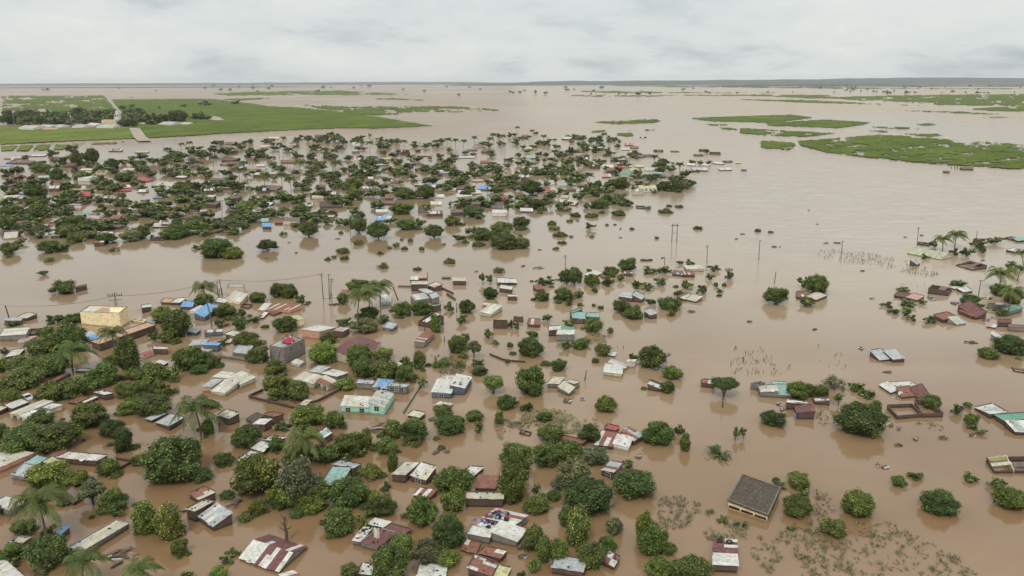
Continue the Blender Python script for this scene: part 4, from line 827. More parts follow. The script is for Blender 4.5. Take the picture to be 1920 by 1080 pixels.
T 45,100,200,225,d 155,145,325,295 330,85,430,165 470,65,660,205 520,195,615,265,l 265,510,525,730,d 160,585,280,650 490,690,665,830 475,825,610,955 940,810,1165,935,du 1405,-20,1635,140,d1 1690,80,1850,160,o 1610,815,1720,1000 1720,850,1870,990 1860,870,1990,1000 0,350,50,415 295,880,350,915,s
H:gw:B:95,75,212,92,240,42:25,38,40 +:g:B:215,62,300,104,332,70:60,32,38 H:g:B:325,206,376,246,440,230:52,34,46::small grey shed roof beside the round bush H:nc:B:620,76,690,102,740,57:20 +:cw:G:700,100,787,120,846,76:16,16,40
H:wk:B:355,860,470,906,492,872:58,30,30 H:rw:B:835,850,950,862,962,832:42:::small brick house with a rusty red roof beside the umbrella tree H:n:G:1280,852,1362,860,1480,850:60:r +:cg:G:1370,937,1525,926,1502,872:44,62,60:d +:t:G:1520,960,1652,966,1632,872:30 +:t:G:1472,860,1600,866,1602,852:20
H:w:C:-40,755,122,775,135,702:30,34,30::white roofed house with one red stripe beside the big round tree +:gw:C:0,670,150,722,182,692:22 +:w:C:170,662,242,662,248,646:56 H:w:B:0,602,60,612,75,582:12 H:rw:B:1700,78,1780,76,1792,32:22::rust and cream roofed shack beneath the dark tree +:c:B:1782,72,1870,106,1905,42:22
K:.55:u 1110,530 1290,560 1400,540 1500,640 1650,700 1645,800 1400,790 1200,800 1100,770
L 1035,960,1032,1075
D 430,700,510,780 710,205,770,225 1262,295,1280,320 1850,370,1868,382 540,600,552,612
@1520,540,4.8
T 635,115,745,180 700,175,805,235 800,170,925,250 870,230,955,300 805,100,950,160 950,90,1040,150,d 1000,240,1135,315 1355,50,1515,145,d 1480,130,1565,190 1650,180,1790,250,d 1665,435,1950,590,d 1510,530,1690,640 1845,610,1905,645,s 120,780,320,930,o 0,870,150,1000 340,840,485,925,l 445,910,575,985 200,940,310,1030,m2 765,0,880,40
H:g:B:530,562,622,650,718,636:52,14,20::pair of pale shed roofs alone in open brown water +:g:B:650,566,740,642,842,632:60,30,34
H:w:G:700,850,780,886,962,876:20,20,22::rust and white roofed house with a round dish beside the ruined yard +:w:G:615,872,720,942,762,892:16 +:r:G:765,896,820,980,945,966:50,20,20:d +:m:G:890,892,960,985,1060,956:60,12,30
H:m:B:750,67,850,82,890,47:20 +:p:B:850,82,950,108,1020,72:22,16,20 H:r:B:1100,242,1190,286,1280,242:32 +:yg:G:1230,262,1310,326,1430,322:60,12,12 H:R:B:1330,202,1450,252,1510,236:30 +:m:B:1320,162,1480,268,1575,217:50,20,56
H:g:G:1585,142,1780,160,1790,145:42:r H:G:G:1720,187,1790,212,1870,167:36::grey shed with a pale green roof beside palms H:m:B:1680,307,1800,312,1812,287:42 H:r:G:1780,350,1920,357,1925,337:40 H:wp:B:1580,345,1660,357,1682,327:12 H:w:G:1615,412,1705,466,1745,442:62,14,22::small grey shed with a clean white roof beside the dark round tree
H:n:B:1805,706,1830,742,1960,762:12:r
K:.2:u 40,500 240,540 430,700 420,750 100,730 60,600
D 1370,470,1490,512 1535,272,1615,310 430,540,475,560 670,750,720,770 1060,85,1130,125 1240,120,1360,165
@0,720,6
T 40,480,520,760 380,430,890,750 820,190,1200,510 1310,190,1530,360,l 1130,400,1400,610,d 1610,560,2260,1130,d 1100,840,1340,1040,l 740,960,990,1150 270,860,740,1200 290,320,590,470,d -100,420,100,640 380,770,480,840 1540,110,1920,370 60,40,230,170 800,400,860,445,s 670,370,730,410,s 1270,480,1500,800,d 920,600,960,650,s
H:mw:B:25,216,150,272,328,202:60,60,46::maroon roof with broad white stripes beside the submerged car H:y:B:-120,290,0,302,85,257:50
H:cw:C:125,325,232,346,602,196:70,66,44::long cream house with arches and pale roofs in a row +:w:C:215,346,330,396,600,332:60,62,60:w2 +:w:C:482,262,590,276,702,236:34,56,66
H:w:B:1075,92,1190,120,1282,102:56,66,66 H:w:B:930,202,962,208,1105,147:34 H:r:B:770,200,870,212,1002,152:24 H:cr:B:1540,246,1602,276,1692,242:60,50,32 H:g:B:1650,386,1712,406,1862,336:32 +:g:B:1760,432,1912,470,2072,372:32,56,50
H:cw:O:-250,880,0,937,382,777:50,66,56:d:wide pale roof with dark weights at the photo's edge above a lime roof H:cw:B:650,822,1092,862,1212,802:70,68,60:d:long pale roof patched with beige, a white dish on its wall +:r:B:540,822,650,832,752,747:26
H:t:B:290,882,400,912,532,832:42 H:y:B:490,872,642,936,746,882:32,56,56::bright lime green roof beside the long patched roof H:g:G:140,1012,280,1042,400,922:56
W:.6 1310,850 1500,882 1180,1056
@320,720,6
T 690,455,1000,740,d 330,390,500,590,d 480,765,680,920 1360,220,1730,500,l 1740,300,1960,520 730,780,1230,1280 1180,850,1680,1400,o 1100,580,1290,770 1300,640,1620,900 1600,640,1900,900 1150,400,1330,520
P 270,270,290,340,545 1490,610,270,1500,900
H:r:B:370,235,452,252,546,216:40 H:cr:B:530,350,666,386,782,326:96,80,100::brick hut with patchy pale roof between the palm and the cluttered roof
H:kc:B:850,392,932,432,1042,352:20 +:w:B:930,450,1062,452,1142,396:60,86,96 +:rw:B:1050,342,1172,366,1282,340:90,100,100 H:wt:B:1640,562,1702,622,1812,542:56,66,86 H:wt:B:915,722,1042,760,1132,672:40,46,46
H:w:B:745,856,850,872,1002,772:40,40,26 H:w:B:1050,627,1202,642,1292,602:22 H:c:G:1450,232,1522,238,1592,182:24
W:.7 1040,78 880,152 1440,292 1440,255 1660,200 1900,78
L 1398,125,1398,222
@640,720,6
T 1035,215,1245,400 1050,330,1400,580,d 650,370,975,670,d 470,390,680,620 1395,290,1600,430 1470,420,1620,565 1750,110,1960,300 1710,290,1850,470 -100,530,240,830 190,510,360,760 390,580,630,800 500,760,650,1000 220,880,440,1080 1080,670,1170,740,s 1030,580,1110,625,s
H:cw:M:0,245,310,262,350,146:74,72,80:w2:mint green house with pale roofs and three dark windows +:gc:M:315,212,487,264,590,106:124,88,84:w1 
H:c:B:750,346,882,376,942,326:30,40,50::small beige topped hut leaning at the end of the wall line H:cw:B:575,1016,722,1022,870,890:80,96,60::pair of brick houses with stone dotted pale roofs +:cw:B:785,1026,952,1076,1067,932:70,62,140
H:tG:B:-230,1130,-20,1140,110,942:30,60,96::bright teal roofed brick house under leafy trees +:gc:B:-90,902,142,946,226,906:50,106,106
W:.5 890,30 700,330
W:.5 480,540 400,602
K:.8:b 1720,380 1900,400 1900,680 1800,700 1720,520
D 320,400,480,580 1010,392,1050,410 1050,760,1080,780 1175,755,1200,770
@960,720,6
T 940,120,1175,330,l 1450,410,1820,690,d 1810,450,1930,600 1870,560,2020,770 750,440,990,680,d -60,120,80,260 100,170,245,320 300,470,600,650 240,640,560,950 460,630,800,850,l 800,690,1110,920,o -150,690,230,900 -100,780,220,1160 500,810,890,1180,o 1230,840,1400,960,o 280,300,460,430
H:rw:B:480,602,782,666,832,636:30,50,50::long rusty red and white roof beside the big tree clump H:R:B:1040,492,1162,522,1202,482:36 +:wr:B:930,682,1122,702,1192,552:24,40,20 +:gr:B:1210,546,1372,640,1432,542:34,56,56
H:w:W:1135,672,1306,712,1357,602:50,50,56::bright white box of a house joined to striped roofs H:gr:B:1005,966,1142,992,1237,892:60,98,116::tall brick hut with grey roof and rust band beside bushes
H:n:B:80,545,200,570,222,530:20:r
K:1.5:b 90,350 400,270 560,290 750,400 800,560 600,560 300,480 100,420
K:.8:b 700,400 950,400 980,470 900,540 750,540
K:1.0:b 0,430 200,440 220,520 60,520 -60,480
D 1395,800,1450,840 620,190,670,212 780,170,810,188
@1280,720,6
T 880,280,1145,480,d 1190,990,1400,1100,l 1010,1055,1100,1090,s 1180,-40,1420,190
BAN 230,590,600,860
T 540,460,650,620,l1 640,480,730,610,m1
H:mr:B:1280,326,1478,302,1450,226:70,96,70::brick hut with a dark red roof, a blue barrel at its wall +:wn:B:1160,202,1380,232,1430,202:90,50,50 H:wn:B:1490,202,1652,192,1626,148:30,50,40
K:.4:b 1500,240 1680,270 1640,480 1520,470
D 1065,215,1105,250 1100,285,1130,300
@1600,720,6
T -180,190,360,600,d 0,-30,130,80 70,60,240,155 150,190,330,400 780,120,990,290 1080,225,1245,360 1240,190,1370,280 1250,320,1410,470 1290,440,1400,520 1380,490,1500,580 620,960,790,1085 430,1020,590,1160 1240,985,1400,1110
W:.9 380,270 660,262 770,372 490,398 380,284
W:1.2 690,212 860,272 1002,372 772,378 690,240
H:wg:B:1365,266,1530,336,1720,312:22,56,22::torn white roof beside a flat green roof at open water +:G:B:1585,346,1685,408,2020,386:50,56,56 +:gw:B:1700,412,1820,536,2150,532:80,40,40
H:y:B:1490,815,1580,978,1806,956:60,28,50:ry:roofless room with yellow inner walls standing in the water +:n:B:1712,808,1812,968,2060,962:60,34,50:r
K:.5:b 720,400 900,400 1050,510 1040,545 850,510 720,450
D 340,915,375,975 390,440,440,500 500,500,525,520 980,600,1025,625
@0,900,6
T 1115,90,1430,375 1470,230,1790,640,l 1700,250,2090,700,l 300,600,740,1000,d 110,440,370,610,d 0,690,290,930 880,-10,1170,230,o2 650,180,800,300 1500,230,1600,290,s 1005,375,1065,435,s 450,520,640,620 -60,250,60,420
P 430,235,350,525,650 940,900,270,930,1200 1560,1010,240,1560,1320
H:cg:G:795,757,945,787,1455,486:90,76,56::very long narrow pale roof with a rusty end standing apart H:w:G:-260,1060,-60,1260,260,1082:60,60,50 H:gb:B:640,590,692,612,777,522:50,56,66 H:c:G:130,696,262,702,290,682:40
H:cw:G:-100,272,120,332,292,242:76,86,60 H:n:B:700,170,830,250,930,150:40,40,60
D 1215,740,1520,950
@320,900,6
T 560,110,720,200,s 880,220,1075,400 750,350,930,450,s 0,660,190,860 640,750,770,870 560,830,680,950 420,960,630,1140,l 1320,310,1500,410,s 1120,-60,1480,320,l 1400,0,1800,330 90,1040,240,1100
H:cr:B:215,152,330,216,517,142:56,56,90::small brick hut with patched cream and rust roof above two larger huts H:c:B:190,326,290,346,487,242:112,130,100::brick house with beige left roof and striped grey right roof, mirrored in water +:gw:B:320,406,485,520,697,372:56,58,126
H:wm:G:780,886,1215,1040,1532,766:14,14,10:g64:big white and maroon patched gable roof floating at water level by the dead tree
H:wr:B:1220,1066,1300,1130,1460,1086:20
W:.4 30,285 60,332 140,366 190,342
D 660,210,800,325 0,480,180,630 1235,250,1420,325
@640,900,6
T 285,160,620,410,d 735,170,1070,530 1030,380,1400,780,d 550,600,810,820,l 340,700,770,1130,d 820,660,1110,960,o 1070,770,1330,980,l 0,920,200,1100 180,360,300,580,l -230,290,150,620 -140,-60,300,330 460,0,590,130 1120,80,1390,380,l 1030,-120,1460,120
H:m:G:228,702,402,756,607,602:60,50,40::maroon roofed compound with a white porch and clothes drying +:m:B:480,552,702,612,772,562:30,40,60 +:rw:B:300,492,470,532,552,472:24 +:w:G:132,682,222,692,342,542:50
H:wr:B:812,170,1002,186,1107,112:32,40,76::small half rusted white roof between two rounded trees H:c:B:1400,206,1816,211,1822,146:96:::long narrow cream roof above a honeycomb brick wall
H:rw:B:1505,86,1727,96,1767,-44:40 +:w:B:1300,-30,1450,-20,1600,-140:40
H:w:G:1430,600,1667,646,1725,492:76,80,60::large pale roofed house with heaps of clothes piled on top +:gw:G:1685,586,1970,690,2080,560:108,70,60 +:wr:G:1600,422,1950,502,2092,402:60,80,90
H:wr:B:1350,790,1507,830,1562,712:14 H:rw:B:1550,820,1782,876,1857,802:32,56,60 H:rw:B:1430,986,1682,1078,1752,936:90,62,40::low shed with a ribbed rust and white roof before the yellow lean-to H:y:B:1700,1100,1832,1132,1902,992:24 H:wr:B:850,1080,1162,1110,1187,966:20
H:w:B:180,1052,332,1062,392,952:20
@960,900,6
T -190,-180,210,290 570,-30,1150,370,d 130,160,440,365,l 220,20,330,180 380,100,540,240 420,-30,600,130,o 500,290,700,540 570,320,910,770 700,680,1040,990 960,620,1180,830 250,640,460,950 400,660,660,970 110,500,380,830 180,850,320,1050 60,1000,160,1100,l 1060,410,1260,620,o 1370,360,1610,700,l 1400,480,1760,840 1690,690,1850,850 1510,870,1830,1120,l 1800,880,2240,1150 1130,-130,1600,210,d
H:rw:B:1030,916,1142,976,1182,852:44::small square rust and white hut roof standing free by the trees H:g:B:450,976,792,1030,832,902:80::brick wall house with a light grey roof half under trees
K:.9:b 1640,180 1920,200 2110,230 2120,400 1920,540 1700,560 1640,400
D 90,752,120,780 110,850,140,885
@1280,900,6
T 1130,170,1460,420,d 1210,-40,1440,100 1290,110,1450,200 1560,430,1850,640 1800,110,2170,430,l
BAN 980,-30,1210,90 350,370,560,470 540,390,760,550 290,580,490,670 1150,490,1290,565 240,270,380,390
H:k:Y:510,235,950,402,1085,106:86,66,60:x:square building with a flat black roof above a yellow banded wall
H:wm:B:342,950,610,962,602,676:84,84,60:v:white slatted roof with two tyres on top, a small square hut
K:.9:b 430,450 720,560 720,680 560,640
K:.7:b 720,780 1040,680 1150,560 1200,500 1500,460 1480,300 1500,100 1650,150 1750,280 1560,500 1850,600 1920,800 1920,1080 1350,1080 1200,720 1000,1080 900,1000
K:.5:b 100,600 330,560 560,640 900,620 900,700 700,680 300,680
@1600,900,6
T 775,120,1180,385,d 1570,90,1950,310 1495,-10,1700,90
K:.5:b 0,450 250,450 400,460 700,620 1000,780 1300,960 1400,1080 0,1080
"""
def parse():
    ox = oy = 0.0; sc = 1.0
    for raw in DATA.strip().splitlines():
        raw = raw.strip()
        if not raw: continue
        if raw[0] == '@': ox, oy, sc = tile(raw[1:]); continue
        X = lambda v: ox + float(v) / sc
        Y = lambda v: oy + float(v) / sc
        if raw.startswith('T '):
            for tk in raw[2:].split():
                q = tk.split(',')
                TREES.append((X(q[0]), Y(q[1]), X(q[2]), Y(q[3]), q[4] if len(q) > 4 else 'm'))
        elif raw.startswith('BAN '):
            for tk in raw[4:].split():
                q = tk.split(','); BANS.append((X(q[0]), Y(q[1]), X(q[2]), Y(q[3])))
        elif raw.startswith('P '):
            for tk in raw[2:].split():
                q = tk.split(','); PALMS.append((X(q[0]), Y(q[1]), float(q[2]) / sc, X(q[3]), Y(q[4])))
        elif raw.startswith('L '):
            for tk in raw[2:].split():
                q = tk.split(','); POLES.append((X(q[0]), Y(q[1]), X(q[2]), Y(q[3])))
        elif raw.startswith('D '):
            for tk in raw[2:].split():
                q = tk.split(','); RAFTS.append((X(q[0]), Y(q[1]), X(q[2]), Y(q[3])))
        elif raw.startswith('W:'):
            h, r_ = raw[2:].split(' ', 1)
            WALLS.append((float(h), [(X(a), Y(b)) for a, b in (z.split(',') for z in r_.split())]))
        elif raw.startswith('K:'):
            h, r_ = raw[2:].split(' ', 1); d, st = h.split(':')
            CROPS.append((float(d), st, [(X(a), Y(b)) for a, b in (z.split(',') for z in r_.split())]))
        elif raw[:2] in ('H:', '+:'):
            # several entries may share a line: split where a new "H:" or "+:" begins
            parts_ = []; cur = ''
            for w_ in raw.split(' '):
                if w_[:2] in ('H:', '+:'):
                    if cur: parts_.append(cur)
                    cur = w_
                else: cur += ' ' + w_
            parts_.append(cur)
            for e_ in parts_:
                q = e_.strip().split(':')
                c = [float(v) for v in q[3].split(',')]
                pts = [(X(c[0]), Y(c[1])), (X(c[2]), Y(c[3])), (X(c[4]), Y(c[5]))]
                hs = [float(v) / sc for v in q[4].split(',')]
                if len(hs) == 1: hs = hs * 3
                opt = q[5] if len(q) > 5 else ''
                lab = q[-1].strip() if len(q) > 6 else ''
                HOUSES.append([q[0] == '+', q[1], q[2], pts, hs, opt, lab])
parse()

# random small fill for the crowded far town
TOWN = [(0, 300), (90, 292), (180, 305), (330, 285), (420, 262), (600, 252), (760, 262), (900, 262), (960, 246), (1040, 256), (1150, 262), (1230, 300), (1300, 318), (1320, 340), (1270, 362), (1160, 378), (960, 405), (860, 400), (650, 395), (640, 425), (420, 440), (200, 455), (0, 470)]
def fill():
    r = random.Random(21)
    n = 0
    while n < 700:
        x = r.uniform(0, 1320); y = r.uniform(246, 465)
        if not inside(TOWN, x, y): continue
        if fbm(x / 40, y / 18, 77) < .40: continue
        k = (y - 152) / 250
        if r.random() < .76:
            w_ = r.uniform(9, 20) * (k + .25) * 1.15
            TREES.append((x, y - w_ * .6, x + w_ * 1.35, y, r.choice('dddmmmlo')))
        else:
            w_ = r.uniform(10, 22) * (k + .3); h_ = w_ * r.uniform(.16, .3)
            wall = r.uniform(2.5, 6) * (k + .3)
            sl = r.uniform(-.08, .08)
            HOUSES.append([False, r.choice(['w', 'wr', 'n', 'n', 'n', 'r', 'c', 'wg', 'g', 'm', 'gn', 'nw', 'rn']), r.choice('BBBGCW'),
                           [(x, y), (x + w_, y + w_ * sl), (x + w_ * 1.02, y + w_ * sl - h_)], [wall] * 3, r.choice(['', '', '', 'r']), ''])
        n += 1
    for k in range(46):     # the wood behind the far village
        x = r.uniform(-6, 214) if k < 30 else r.uniform(226, 300); y = r.uniform(224, 236) if k < 30 else r.uniform(222, 234)
        w_ = r.uniform(18, 30); TREES.append((x, y - w_ * .75, x + w_, y, 'd'))
    # sparse trees on the flooded plain beyond
    for _ in range(70):
        y = 152 + 8 + abs(r.gauss(0, 1)) * 9; x = r.uniform(0, 1920)
        if y < 172 or x > 700 and y < 178:
            w_ = r.uniform(4, 9); TREES.append((x, y - w_ * .3, x + w_, y, 'd'))
fill()
def knit():
    r = random.Random(33)
    boxes = []
    for e in HOUSES:
        xs_ = [p[0] for p in e[3]]; ys_ = [p[1] for p in e[3]]
        boxes.append((min(xs_) - 3, min(ys_) - 3, max(xs_) + 3, max(ys_) + max(e[4]) + 2))
    def free(x0, y0, x1, y1):
        return not any(x0 < b[2] and x1 > b[0] and y0 < b[3] and y1 > b[1] for b in boxes)
    base = [t for t in TREES if t[4][0] != 's']
    nb = 0
    for (x0, y0, x1, y1, k) in base:
        w_ = x1 - x0; cx, cy = (x0 + x1) / 2, (y0 + y1) / 2
        if cx < 820 and 560 < cy < 1075: reps, sc_ = 2, (.3, .55)
        elif cy > 290 and cy < 470 and cx < 1300: reps, sc_ = 1, (.4, .7)
        elif 480 < cy < 620 and 960 < cx < 1400: reps, sc_ = 1, (.25, .4)
        else: continue
        for _ in range(reps):
            if len(k) > 1: continue
            s_ = w_ * r.uniform(*sc_)
            if s_ < 7: continue
            a = r.uniform(-.3, 3.44); px = cx + math.cos(a) * w_ * .58; py = y1 - (y1 - y0) * .35 + math.sin(a) * (y1 - y0) * .38
            q = (px - s_ / 2, py - s_ * .42, px + s_ / 2, py + s_ * .22)
            if not free(*q): continue
            if s_ < 24:
                if nb > 200: continue
                nb += 1; TREES.append((*q, 's'))
            else: TREES.append((*q, r.choice('dmmlo')))
knit()

def drift():
    r = random.Random(91); k = 0
    while k < 12:
        x, y = r.uniform(250, 1900), r.uniform(330, 1060)
        if x < 950 and y > 520: continue
        if any(t[0] - 8 < x < t[2] + 8 and t[1] - 8 < y < t[3] + 8 for t in TREES): continue
        w_ = r.uniform(2.2, 6) * (y - 100) / 500; RAFTS.append((x, y, x + w_, y + w_ * .3)); k += 1
drift()
# ---------------------------------------------------------------- trees
def tree_geo(x0, y0, x1, y1, clr):
    cx, cy = (x0 + x1) / 2, (y0 + y1) / 2
    z = 2.0
    for _ in range(3):
        p = onz(cx, cy, z); s = scale_at(p)
        a = (x1 - x0) / 2 / s; v = (y1 - y0) / 2 / s
        th = math.atan2(CAMH - z, math.hypot(p.x, p.y))
        c = math.sqrt(max(v * v - (a * math.sin(th)) ** 2, (0.58 * a) ** 2)) / math.cos(th)
        z = clr * .5 + c * (.74 if clr == 0 else .85 if clr < 2 else 1.0)
    return p, a, c, z
order = sorted(range(len(TREES)), key=lambda i: -(TREES[i][2] - TREES[i][0]) * (TREES[i][3] - TREES[i][1]))
ntree = nbush = 0
far = MB(); farb = MB()
def bake(dst, srcs, p, a, c, z, rot, rr):
    src = srcs[rr.randrange(len(srcs))]
    ca, sa = math.cos(rot), math.sin(rot); k = len(dst.v)
    dst.v += [(p.x + a * (x * ca - y * sa), p.y + a * (x * sa + y * ca), z + c * zz) for x, y, zz in src.v]
    tn = rr.uniform(-.12, .12)
    dst.c += src.c; dst.t += [min(1, max(0, q + tn)) for q in src.t]
    dst.f += [tuple(i + k for i in f) for f in src.f]; dst.m += [0] * len(src.f)
LODT = [low_tree(900 + i, 'round', 7, 110, .22) for i in range(4)]
for i in order:
    x0, y0, x1, y1, kk = TREES[i]
    rr = random.Random(i * 7 + 1)
    style = None
    if kk.endswith('u'): style = 'umbrella'; kk = kk[:-1] + '2'
    clr = float(kk[1:]) if len(kk) > 1 else 0.0
    kd = kk[0]
    p, a, c, z = tree_geo(x0, y0, x1, y1, clr)
    wpx = x1 - x0
    rot = rr.uniform(0, 6.28)
    small = kd == 's'
    if small:
        nbush += 1
    else:
        ntree += 1
        if ntree > 298:
            bake(far, LODT, p, a * 1.28, c * 1.1, z, rot, rr); continue
    near = wpx > 24 or clr > 0
    if kd == 'o': st = 'loose' if rr.random() < .35 else 'round'
    elif small: st = 'bush' if rr.random() < .6 else 'loose'
    elif style: st = style
    elif c > a * 1.15: st = 'tall'
    elif kd == 'd' and wpx > 55 or wpx > 34 and rr.random() < .4: st = 'dome'
    elif clr == 0 and rr.random() < .2: st = 'bush'
    else: st = 'round'
    tint = jig(TINT[kd], rr)
    name = 'bush' if small else 'broadleaf_tree'
    if near and not small:
        root = empty(name, (p.x, p.y, 0))
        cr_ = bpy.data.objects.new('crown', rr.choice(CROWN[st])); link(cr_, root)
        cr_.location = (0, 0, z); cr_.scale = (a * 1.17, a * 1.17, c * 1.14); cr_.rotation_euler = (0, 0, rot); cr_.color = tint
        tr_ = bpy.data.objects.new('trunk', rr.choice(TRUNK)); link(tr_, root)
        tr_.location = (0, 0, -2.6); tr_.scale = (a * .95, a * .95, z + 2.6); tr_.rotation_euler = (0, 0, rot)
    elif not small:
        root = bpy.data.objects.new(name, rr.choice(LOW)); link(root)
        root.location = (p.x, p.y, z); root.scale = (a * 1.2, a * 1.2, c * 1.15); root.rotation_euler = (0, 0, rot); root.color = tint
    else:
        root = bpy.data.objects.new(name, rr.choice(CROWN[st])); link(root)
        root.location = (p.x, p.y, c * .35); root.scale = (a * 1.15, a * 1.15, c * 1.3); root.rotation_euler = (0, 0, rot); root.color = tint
    adj = TW[kd]
    if clr >= 1: adj += ' open-trunked'
    note(root, name.replace('broadleaf_', ''), adj, wpx, 'bushes in the flood water' if small else 'trees in the flood water')
if far.f:
    o = far.obj('distant_trees', ['leaf']); o.color = (0.105, 0.130, 0.042, 1)
    tag(o, label='smallest of the trees scattered through the flooded town and the plain', cat='trees', kind='stuff')

# ---------------------------------------------------------------- palms
for i, (cx, cy, rp, bx, by) in enumerate(PALMS):
    rr = random.Random(i + 1000)
    b_ = onz(bx, by, 0); top = ony(cx, cy, b_.y); s = scale_at(top)
    rad = rp / s
    if rad < 2.6: rad = 2.6
    near = rp > 14
    root = empty('coconut_palm', (b_.x, b_.y, 0))
    cr_ = bpy.data.objects.new('crown', PALM[i % 4] if near else PALMFAR[i % 3]); link(cr_, root)
    cr_.location = top - b_; cr_.scale = (rad * 1.15,) * 3; cr_.rotation_euler = (0, 0, rr.uniform(-.35, .35) + (i % 3) * .1)
    cr_.color = jig((0.115, 0.145, 0.036) if near else (0.070, 0.092, 0.032), rr)
    mb = MB(); tp = top - b_
    mb.tube([(0, 0, -2.5), (tp.x * .05, 0, tp.z * .15), (tp.x * .3, 0, tp.z * .45), (tp.x * .7, 0, tp.z * .78), (tp.x, 0, tp.z)], [.30, .24, .19, .16, .15], 7)
    mb.obj('trunk', 'palmbark', root)
    note(root, 'palm', 'tall slender' if tp.z > 9 else 'short spreading', rp * 2, 'coconut palms')
for i, (x0, y0, x1, y1) in enumerate(BANS):
    p, a, c, z = tree_geo(x0, y0, x1, y1, 0)
    o = bpy.data.objects.new('banana_plant', BANANA[i % 3]); link(o)
    o.location = (p.x, p.y, c * .8); o.scale = (a, a, c * 1.1); o.rotation_euler = (0, 0, i * 1.3); o.color = jig((0.08, .115, .04), R)
    note(o, 'banana plant', 'long-leaved', x1 - x0, 'banana plants')
mb = MB()      # the leafless tree by the floating gable roof
b_ = onz(320 + 1310 / 6, 900 + 690 / 6, 0)
tp = ony(320 + 1290 / 6, 900 + 400 / 6, b_.y) - b_
mb.tube([(0, 0, -2), (0, 0, tp.z * .4), (-.25, 0, tp.z * .7), (tp.x, 0, tp.z)], [.32, .26, .2, .06], 7)
for a_, z0, l_ in ((0.3, .45, 1.3), (2.8, .42, 1.4), (1.2, .6, 1.0), (4.0, .62, .9), (5.4, .78, .8), (2.2, .8, .7), (3.2, .9, .5)):
    d = Vector((math.cos(a_), math.sin(a_) * .6, 0)); q = Vector((-.2 * z0, 0, tp.z * z0))
    mb.tube([q, q + d * l_ * .6 + Vector((0, 0, .3)), q + d * l_ + Vector((0, 0, .9))], [.11, .08, .02], 5)
root = mb.obj('dead_tree', 'bark'); root.location = b_
tag(root, 'leafless dead tree trunk behind the white and maroon gable roof', 'dead tree')

# ---------------------------------------------------------------- houses
RC = {'q': (0.42, 0.43, 0.29), 'w': (0.60, 0.585, 0.53), 'c': (0.52, 0.475, 0.37), 'g': (0.40, 0.42, 0.42), 'r': (0.24, 0.095, 0.06), 'm': (0.15, 0.055, 0.052), 'b': (0.17, 0.34, 0.58), 't': (0.27, 0.43, 0.39),
      'G': (0.13, 0.32, 0.23), 'y': (0.50, 0.50, 0.27), 'o': (0.52, 0.32, 0.22), 'k': (0.066, 0.051, 0.034), 'n': (0.15, 0.105, 0.085), 'R': (0.38, 0.07, 0.07), 'p': (0.50, 0.30, 0.27)}
RW = {'q': 'pale green', 'w': 'white', 'c': 'cream', 'g': 'grey', 'r': 'rusty', 'm': 'maroon', 'b': 'blue', 't': 'teal', 'G': 'green', 'y': 'olive', 'o': 'peach', 'k': 'black', 'n': 'brown', 'R': 'red', 'p': 'pink'}
WC = {'B': (0.115, 0.072, 0.056), 'G': (0.21, 0.19, 0.165), 'C': (0.52, 0.47, 0.35), 'Y': (0.86, 0.71, 0.43), 'M': (0.40, 0.70, 0.56), 'S': (0.115, 0.14, 0.165), 'O': (0.55, 0.31, 0.22), 'W': (0.68, 0.67, 0.62)}
WW = {'B': 'brick', 'G': 'grey block', 'C': 'cream', 'Y': 'yellow', 'M': 'mint', 'S': 'slate', 'O': 'salmon', 'W': 'white'}
def vary(c, r, k=.1):
    a = 1 + r.uniform(-k, k); return tuple(min(.9, max(.01, x * a * (1 + r.uniform(-k, k) * .4))) for x in c)
def foot(pt, h):
    """roof corner pixel with h pixels of wall beneath it: waterline point and height"""
    b_ = onz(pt[0], pt[1] + h, 0)
    r_ = ray(*pt); d = math.hypot(b_.x, b_.y); t_ = d / math.hypot(r_.x, r_.y)
    return Vector((b_.x, b_.y, 0)), CAMH + r_.z * t_
STONES = []
FARROOF = MB(); FARWALL = MB()
